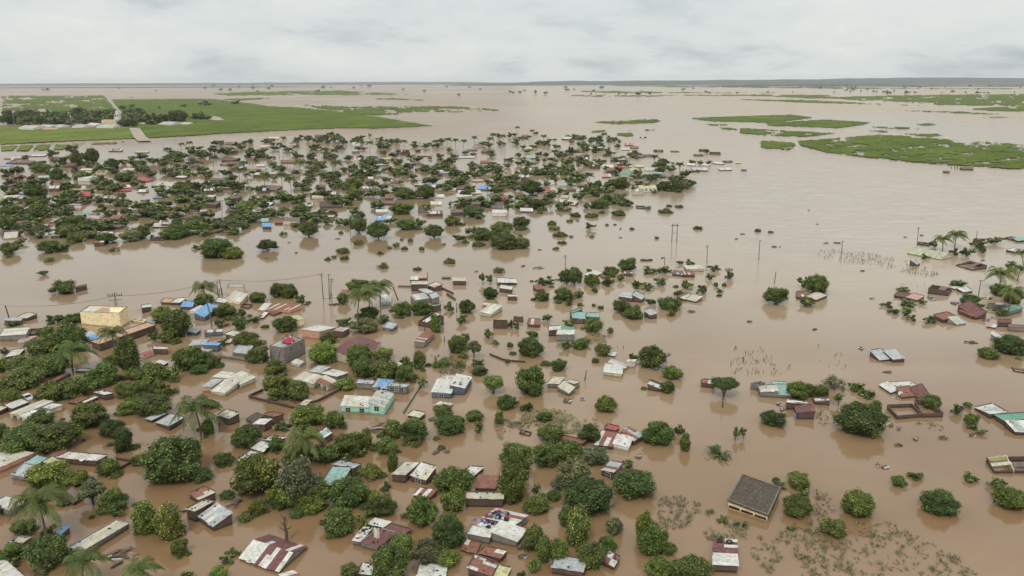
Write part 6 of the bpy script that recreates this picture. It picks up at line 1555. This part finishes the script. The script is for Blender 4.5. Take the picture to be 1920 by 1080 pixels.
# ---------------------------------------------------------------- people, boat, things on roofs
def person_mesh(pose):
    if pose == 'sit':
        v = {'p': (0, 0, .12), 'c': (0, .02, .42), 'n': (0, .02, .62), 'h': (0, .0, .74), 't': (0, .0, .86),
             'kl': (-.12, -.38, .30), 'fl': (-.12, -.42, -.06), 'kr': (.12, -.38, .28), 'fr': (.12, -.45, -.06),
             'sl': (-.2, .02, .55), 'el': (-.26, -.12, .34), 'hl': (-.16, -.32, .32), 'sr': (.2, .02, .55), 'er': (.26, -.12, .34), 'hr': (.16, -.32, .32)}
    else:
        v = {'p': (0, 0, .92), 'c': (0, 0, 1.2), 'n': (0, 0, 1.46), 'h': (0, -.01, 1.58), 't': (0, -.01, 1.70),
             'kl': (-.11, -.04, .50), 'fl': (-.12, 0, .06), 'kr': (.11, .0, .50), 'fr': (.13, .02, .06),
             'sl': (-.2, 0, 1.38), 'el': (-.28, .02, 1.12), 'hl': (-.26, -.12, .88), 'sr': (.2, 0, 1.38), 'er': (.30, .0, 1.14), 'hr': (.25, -.16, .95)}
    rad = {'p': .15, 'c': .16, 'n': .06, 'h': .10, 't': .08, 'kl': .07, 'fl': .05, 'kr': .07, 'fr': .05, 'sl': .07, 'el': .045, 'hl': .03, 'sr': .07, 'er': .045, 'hr': .03}
    ks = list(v); ed = [('p', 'c'), ('c', 'n'), ('n', 'h'), ('h', 't'), ('p', 'kl'), ('kl', 'fl'), ('p', 'kr'), ('kr', 'fr'), ('c', 'sl'), ('sl', 'el'), ('el', 'hl'), ('c', 'sr'), ('sr', 'er'), ('er', 'hr')]
    # hands: five short finger chains each
    for sd_, hk in ((-1, 'hl'), (1, 'hr')):
        hp = Vector(v[hk])
        for f in range(5):
            k = hk + str(f); v[k] = tuple(hp + Vector(((f - 2) * .022, -.05 + (.02 if f == 0 else 0), -.06))); rad[k] = .010; ks.append(k); ed.append((hk, k))
    me = bpy.data.meshes.new('person'); me.from_pydata([v[k] for k in ks], [(ks.index(a), ks.index(b)) for a, b in ed], [])
    o = bpy.data.objects.new('tmp', me); COL.objects.link(o)
    m_ = o.modifiers.new('s', 'SKIN')
    lay = me.skin_vertices[0] if me.skin_vertices else None
    if lay is None:
        bm = bmesh.new(); bm.from_mesh(me); bm.verts.layers.skin.verify(); bm.to_mesh(me); bm.free(); lay = me.skin_vertices[0]
    for i, k in enumerate(ks): lay.data[i].radius = (rad[k], rad[k]); lay.data[i].use_root = (k == 'p')
    o.modifiers.new('d', 'SUBSURF').levels = 1
    dg = bpy.context.evaluated_depsgraph_get()
    res = bpy.data.meshes.new_from_object(o.evaluated_get(dg))
    bpy.data.objects.remove(o)
    res.name = 'person'
    res.materials.clear()
    for k in ('skin', 'shirt', 'trousers', 'rubber'): res.materials.append(M[k])
    zs = (.12, .60, .80) if pose == 'sit' else (.88, 1.44, 1.64)
    for p in res.polygons:
        c_ = p.center; mi = 2
        if c_.z > zs[0] and abs(c_.x) < .34: mi = 1
        if c_.z > zs[1]: mi = 0
        if c_.z > zs[2] or (c_.z > zs[1] + .1 and c_.y > .05): mi = 3
        if abs(c_.x) > .22 and c_.z < (1.15 if pose != 'sit' else .4) and c_.z > (.75 if pose != 'sit' else .2): mi = 0
        if pose == 'sit' and c_.y < -.3 and c_.z > .25: mi = 2
        if c_.z < (.1 if pose != 'sit' else 0): mi = 0
        p.material_index = mi; p.use_smooth = True
    return res
PM = {'stand': person_mesh('stand'), 'sit': person_mesh('sit')}
def person(loc, pose, col, rot, label):
    o = bpy.data.objects.new('person', PM[pose]); link(o); o.location = loc; o.rotation_euler = (0, 0, rot); o.color = (*col, 1)
    tag(o, label, 'person', 'people stranded by the flood')
# roof of the grey two-storey house
gh = [e for e in HOUSES if 'two storey' in e[6]][0]
A_, ha_ = foot(gh[3][0], gh[4][0]); B_, hb_ = foot(gh[3][1], gh[4][1]); Cc, hc_ = foot(gh[3][2], gh[4][2]); hr_ = (ha_ + hb_ + hc_ + ha_ + hc_ - hb_) / 4 - .22
def onroof(u, v, dz=0):
    q = B_ + (A_ - B_) * u + (Cc - B_) * v; return Vector((q.x, q.y, hr_ + dz))
person(onroof(.85, .80), 'stand', (.5, .12, .08), .5, 'person in a red top standing at the back of the grey flat roof')
person(onroof(.60, .88), 'stand', (.08, .12, .35), -.4, 'person in a blue top standing beside the red tarp on the grey roof')
person(onroof(.18, .55), 'sit', (.55, .55, .5), .8, 'person in a white top sitting near the open side of the grey roof')
person(onroof(.15, .82), 'sit', (.6, .35, .05), .3, 'person in an orange top sitting at the corner of the grey roof')
person(onroof(.80, .55), 'sit', (.2, .1, .25), 1.5, 'person in a purple top sitting beside the edge of the grey roof')
mb = MB(); r = random.Random(4); n = 7
for i in range(n + 1):
    for j in range(n + 1):
        q = onroof(.22 + .5 * i / n, .38 + .42 * j / n, .25 + .32 * abs(math.sin(i * 1.1 + 1)) * abs(math.cos(j * .9)) + r.uniform(0, .1)); mb.v.append(tuple(q)); mb.c.append((.42, .03, .07)); mb.t.append(.5)
for i in range(n):
    for j in range(n): a = i * (n + 1) + j; mb.f.append((a, a + 1, a + n + 2, a + n + 1)); mb.m.append(0)
k = len(mb.v); mb.v += [(x, y, z - .06) for x, y, z in mb.v]; mb.c += mb.c[:k]; mb.t += mb.t[:k]; mb.f += [tuple(reversed([q + k for q in f])) for f in mb.f]; mb.m = [0] * len(mb.f)
tag(mb.obj('tarpaulin', 'cloth'), 'crumpled crimson tarpaulin lying on the grey flat roof', 'tarpaulin')
# a person in orange at the foot of the power poles
c = onz(620, 558, 0)
mb = MB(); mb.box((0, 0, .1), (2.4, .4, 0), (0, .9, 0), (0, 0, .12), RC['g']); o = mb.obj('floating_sheet', 'roof'); o.location = c
tag(o, 'grey metal sheet floating at the foot of the twin poles', 'sheet')
person(c + Vector((.3, 0, .22)), 'stand', (.7, .16, .03), .2, 'person in an orange top standing at the foot of the poles')
# boat
c = onz(1212, 489, 0); root = empty('rowing_boat', c); root.rotation_euler = (0, 0, .12)
mb = MB(); n = 10
for k in range(n + 1):
    x = -2.7 + 5.4 * k / n; w_ = .75 * (1 - abs(2 * k / n - 1) ** 2.6) + .04; zt = .5 + .3 * abs(2 * k / n - 1) ** 3
    for (yy, zz) in ((-w_, zt), (-w_ * .8, -.1), (w_ * .8, -.1), (w_, zt), (w_ * .88, zt), (w_ * .68, .0), (-w_ * .68, .0), (-w_ * .88, zt)):
        mb.v.append((x, yy, zz)); mb.c.append((.07, .05, .045)); mb.t.append(.5)
for k in range(n):
    for q in range(8): mb.f.append((k * 8 + q, k * 8 + (q + 1) % 8, (k + 1) * 8 + (q + 1) % 8, (k + 1) * 8 + q)); mb.m.append(0)
mb.obj('hull', 'cloth', root)
for x in (-1.3, 0, 1.3):
    m_ = MB(); m_.box((x, 0, .3), (.12, 0, 0), (0, .62, 0), (0, 0, .03)); m_.obj('thwart', 'wood', root)
tag(root, 'dark open boat full of people on open water beyond the tree line', 'boat')
for k, (x, cc, w_) in enumerate(((-1.6, (.5, .08, .06), 'a red'), (-.7, (.1, .2, .5), 'a blue'), (.2, (.7, .7, .65), 'a white'), (1.2, (.6, .4, .05), 'a yellow'))):
    person(c + Vector((x, 0, .33)), 'sit', cc, k * 1.1, 'person in %s top sitting in the dark open boat' % w_)

def roofpoint(key, u, v, part=0):
    g = [g for g in groups_ if key in g[0][6]][0]; e = g[part]
    A, a = foot(e[3][0], e[4][0]); B, b = foot(e[3][1], e[4][1]); C2, c2 = foot(e[3][2], e[4][2])
    q = B + (A - B) * u + (C2 - B) * v; return Vector((q.x, q.y, b + (a - b) * u + (c2 - b) * v + .12))
cols = [('red', (.28, .04, .05)), ('white', (.6, .6, .58)), ('white', (.6, .6, .58)), ('blue', (.05, .08, .2)), ('purple', (.16, .08, .3)), ('black', (.02, .02, .025)), ('black', (.02, .02, .025)), ('orange', (.4, .17, .08)), ('pink', (.45, .25, .28)), ('grey', (.2, .2, .21)), ('grey', (.3, .3, .31)), ('brown', (.12, .08, .06))]
r = random.Random(12)
def bundle(q, s, col, nm):
    v, f = ICO[2]; mb = MB(); sd_ = r.random() * 9
    mb.add([Vector((x.x * s * (1 + .3 * math.sin(5 * x.y + sd_)), x.y * s * (1 + .25 * math.cos(6 * x.x + sd_)), max(-.5, x.z) * s * .55 * (1 + .3 * math.sin(7 * x.x + sd_)))) for x in v], f, col)
    o = mb.obj('clothes_bundle', 'cloth'); o.location = q + Vector((0, 0, s * .25)); o.rotation_euler = (0, 0, r.uniform(0, 3))
    tag(o, '%s bundle of clothes or bedding heaped on the large pale roof' % nm, 'clothes', 'belongings heaped on the roof')
for k in range(70):
    nm, cl = r.choice(cols); pt = r.choice([0, 2, 2])
    u, v = (r.uniform(.05, .95), r.uniform(.62, 1.0)) if pt == 0 else (r.uniform(.3, 1.0), r.uniform(.1, .8))
    bundle(roofpoint('heaps of clothes', u, v, pt), r.uniform(.22, .55), vary(cl, r, .2), nm)
def bundle2(key, n, part, lab, u0=0, u1=1, v0=0, v1=1, sz=.35):
    for k in range(n):
        nm, cl = r.choice(cols); v, f = ICO[1]; s = sz * r.uniform(.6, 1.3); mb = MB()
        mb.add([Vector((x.x * s * r.uniform(.8, 1.3), x.y * s, max(-.5, x.z) * s * .5)) for x in v], f, vary(cl, r, .2))
        o = mb.obj('belongings', 'cloth'); o.location = roofpoint(key, r.uniform(u0, u1), r.uniform(v0, v1), part) + Vector((0, 0, s * .25))
        tag(o, '%s item among the belongings saved on the %s' % (nm, lab), 'belongings', 'belongings saved on the ' + lab)
bundle2('maroon roofed compound', 9, 3, 'white porch of the maroon roofed compound')
bundle2('slate blue house', 6, 1, 'roof of the slate blue house', .3, .9, .1, .5)
bundle2('mint green house', 8, 1, 'mint green house', .5, 1.1, .8, 1.1)
# tyres on the slatted white roof
for (u, v) in ((.75, .9), (.33, .88)):
    p = roofpoint('two tyres', u, v) + Vector((0, 0, .1)); mb = MB(); vs = []; fs = []
    for i in range(20):
        for j in range(8):
            a, b = i * math.pi / 10, j * math.pi / 4; vs.append(((.42 + .13 * math.cos(b)) * math.cos(a), (.42 + .13 * math.cos(b)) * math.sin(a), .13 * math.sin(b)))
            fs.append((i * 8 + j, ((i + 1) % 20) * 8 + j, ((i + 1) % 20) * 8 + (j + 1) % 8, i * 8 + (j + 1) % 8))
    mb.add(vs, fs); o = mb.obj('tyre', 'rubber'); o.location = p
    tag(o, 'black tyre lying flat on the white slatted roof', 'tyre', 'tyres on the slatted roof')
# blue barrel and white cloth
c = onz(1280 + 1268 / 6, 720 + 372 / 6, 0); mb = MB(); mb.tube([(0, 0, -.4), (0, 0, -.1), (0, 0, .5), (0, 0, .8)], [.38, .42, .42, .38], 14, (.12, .3, .6)); o = mb.obj('barrel', 'cloth'); o.location = c
tag(o, 'pale blue plastic barrel floating beside the dark red roofed brick hut', 'barrel')
c = roofpoint('maroon roofed compound', .55, .45) + Vector((0, 0, .9)); mb = MB(); n = 6
for i in range(n + 1):
    for j in range(n + 1): mb.v.append((-.45 + .9 * i / n, .12 * math.sin(i * 1.4), .9 - 1.9 * j / n + .1 * math.sin(i))); mb.c.append((.72, .7, .6)); mb.t.append(.5)
for i in range(n):
    for j in range(n): a = i * (n + 1) + j; mb.f.append((a, a + 1, a + n + 2, a + n + 1)); mb.m.append(0)
o = mb.obj('hanging_sheet', 'cloth'); o.location = c; tag(o, 'white sheet hung out to dry above the maroon roof', 'cloth')
# white tank on the arched house
c = roofpoint('arches', .4, .45, 1); mb = MB(); mb.tube([(-.9, 0, .3), (-.7, 0, .3), (.7, 0, .3), (.9, 0, .3)], [.3, .5, .5, .3], 14, (.75, .75, .73)); o = mb.obj('water_tank', 'cloth'); o.location = c + Vector((0, 0, .25)); o.rotation_euler = (0, 0, .35)
tag(o, 'white cylindrical tank lying on the roof of the arched cream house', 'tank')

# ---------------------------------------------------------------- labels that single things out
MARKS = [(198, 595, 'the yellow block'), (560, 650, 'the grey two storey house'), (680, 650, 'the big maroon roof'), (688, 755, 'the mint green house'), (848, 725, 'the slate blue house'),
         (430, 715, 'the three roofed cream house'), (610, 710, 'the walled yard house'), (320, 860, 'the biggest round dark tree'), (60, 770, 'the arched cream house'), (160, 855, 'the long patched roof'),
         (190, 1005, 'the very long narrow roof'), (515, 1035, 'the floating gable roof'), (395, 965, 'the two mirrored brick huts'), (710, 995, 'the maroon compound'), (930, 990, 'the clothes covered roof'),
         (780, 885, 'the stone dotted pair of roofs'), (1160, 825, 'the bright white box house'), (1410, 935, 'the flat black roof'), (1358, 1040, 'the slatted roof with tyres'), (1360, 720, 'the umbrella tree'),
         (1455, 730, 'the teal and cream roofs'), (1500, 775, 'the dark red hut'), (1660, 668, 'the lone pair of shed roofs'), (1690, 735, 'the rust and white dish house'), (1710, 775, 'the ruined yard'), (1880, 870, 'the yellow walled ruin'),
         (1890, 790, 'the flat green roof'), (1810, 595, 'the bright red roof'), (1740, 475, 'the long pale green roof'), (1510, 550, 'the rust and cream shack'), (1155, 690, 'the red striped white roof'), (1055, 720, 'the brown three slope house'),
         (1095, 595, 'the teal roofed house'), (920, 590, 'the narrow torn roof house'), (800, 560, 'the grey glassy roofs'), (1180, 560, 'the pale twin shack'), (1310, 505, 'the cream gabled house'), (1265, 440, 'the H-shaped power pole'),
         (1212, 487, 'the open boat'), (400, 467, 'the lone wide dark tree'), (395, 590, 'the bright blue roof'), (440, 550, 'the cream cube house'), (630, 560, 'the twin poles'), (305, 350, 'the arcaded white house'),
         (1215, 352, 'the white walled house at the town edge'), (865, 380, 'the olive green roof'), (700, 410, 'the pale blue sheet'), (222, 225, 'the church tower'), (28, 240, 'the radio mast'), (960, 330, 'the far town centre'),
         (560, 330, 'the dense palm grove'), (1300, 300, 'the last ruins upstream'), (110, 400, 'the crowded western quarter'), (480, 390, 'the turquoise shed'), (1500, 640, 'the open stream'), (1100, 170, 'the far flooded plain'), (300, 165, 'the drowned northern fields'), (1700, 170, 'the northern dykes'), (740, 300, 'the town channel'), (1345, 860, 'the long-leaved banana plant')]
ORD = ['nearest', 'second', 'third', 'fourth', 'fifth', 'sixth', 'seventh', 'eighth', 'ninth', 'tenth', 'eleventh', 'twelfth', 'thirteenth', 'fourteenth', 'fifteenth', 'sixteenth']
def sizeword(cat, s):
    if cat in ('tree', 'bush', 'banana plant'): return 'large' if s > 52 else ('middling' if s > 26 else 'small')
    if cat in ('house', 'hut'): return 'large' if s > 60 else ('middling' if s > 30 else 'small')
    return ''
buckets = {}
for th in THINGS:
    o, cat, adj, px, py, s, lab = th
    if lab:
        o['label'] = ' '.join(lab.split()[:16]); continue
    best = min(MARKS, key=lambda m: math.hypot(m[0] - px, (m[1] - py) * 1.6))
    dx, dy = px - best[0], (py - best[1]) * 1.6
    rel = ('to the right of' if dx > 0 else 'to the left of') if abs(dx) > abs(dy) else ('in front of' if dy > 0 else 'behind')
    key = (' '.join(x for x in (sizeword(cat, s), adj, cat if cat not in ('crop',) else '') if x), rel, best[2])
    buckets.setdefault(key, []).append((math.hypot(dx, dy), o))
for (desc, rel, mk), lst in buckets.items():
    lst.sort(key=lambda q: q[0])
    for k, (d, o) in enumerate(lst):
        pre = '' if len(lst) == 1 else ('nearest ' if k == 0 else (ORD[k] + ' ') if k < len(ORD) else 'farther ')
        o['label'] = ' '.join((pre + desc + ' ' + rel + ' ' + mk).split()[:16])

# ---------------------------------------------------------------- haze: a closed box of pale air round everything
hz = MB(); HB = 60000
hz.prism([(-HB, -900, -5), (HB, -900, -5), (HB, HB, -5), (-HB, HB, -5)], [(-HB, -900, 190), (HB, -900, 190), (HB, HB, 190), (-HB, HB, 190)])
ho = hz.obj('haze', 'road'); ho.data.materials.clear()
m = bpy.data.materials.new('haze_air'); m.use_nodes = True; t = m.node_tree; t.nodes.clear()
oo = t.nodes.new('ShaderNodeOutputMaterial'); vv = t.nodes.new('ShaderNodeVolumePrincipled')
vv.inputs['Color'].default_value = (0.88, 0.94, 1.0, 1); vv.inputs['Density'].default_value = 2.6e-5; vv.inputs['Anisotropy'].default_value = 0.1
t.links.new(vv.outputs[0], oo.inputs['Volume'])
ho.data.materials.append(m); tag(ho, kind='stuff')
print('TREES', ntree, 'bush', nbush, 'houses', len(groups_), 'palms', len(PALMS), 'stones', len(STONES))
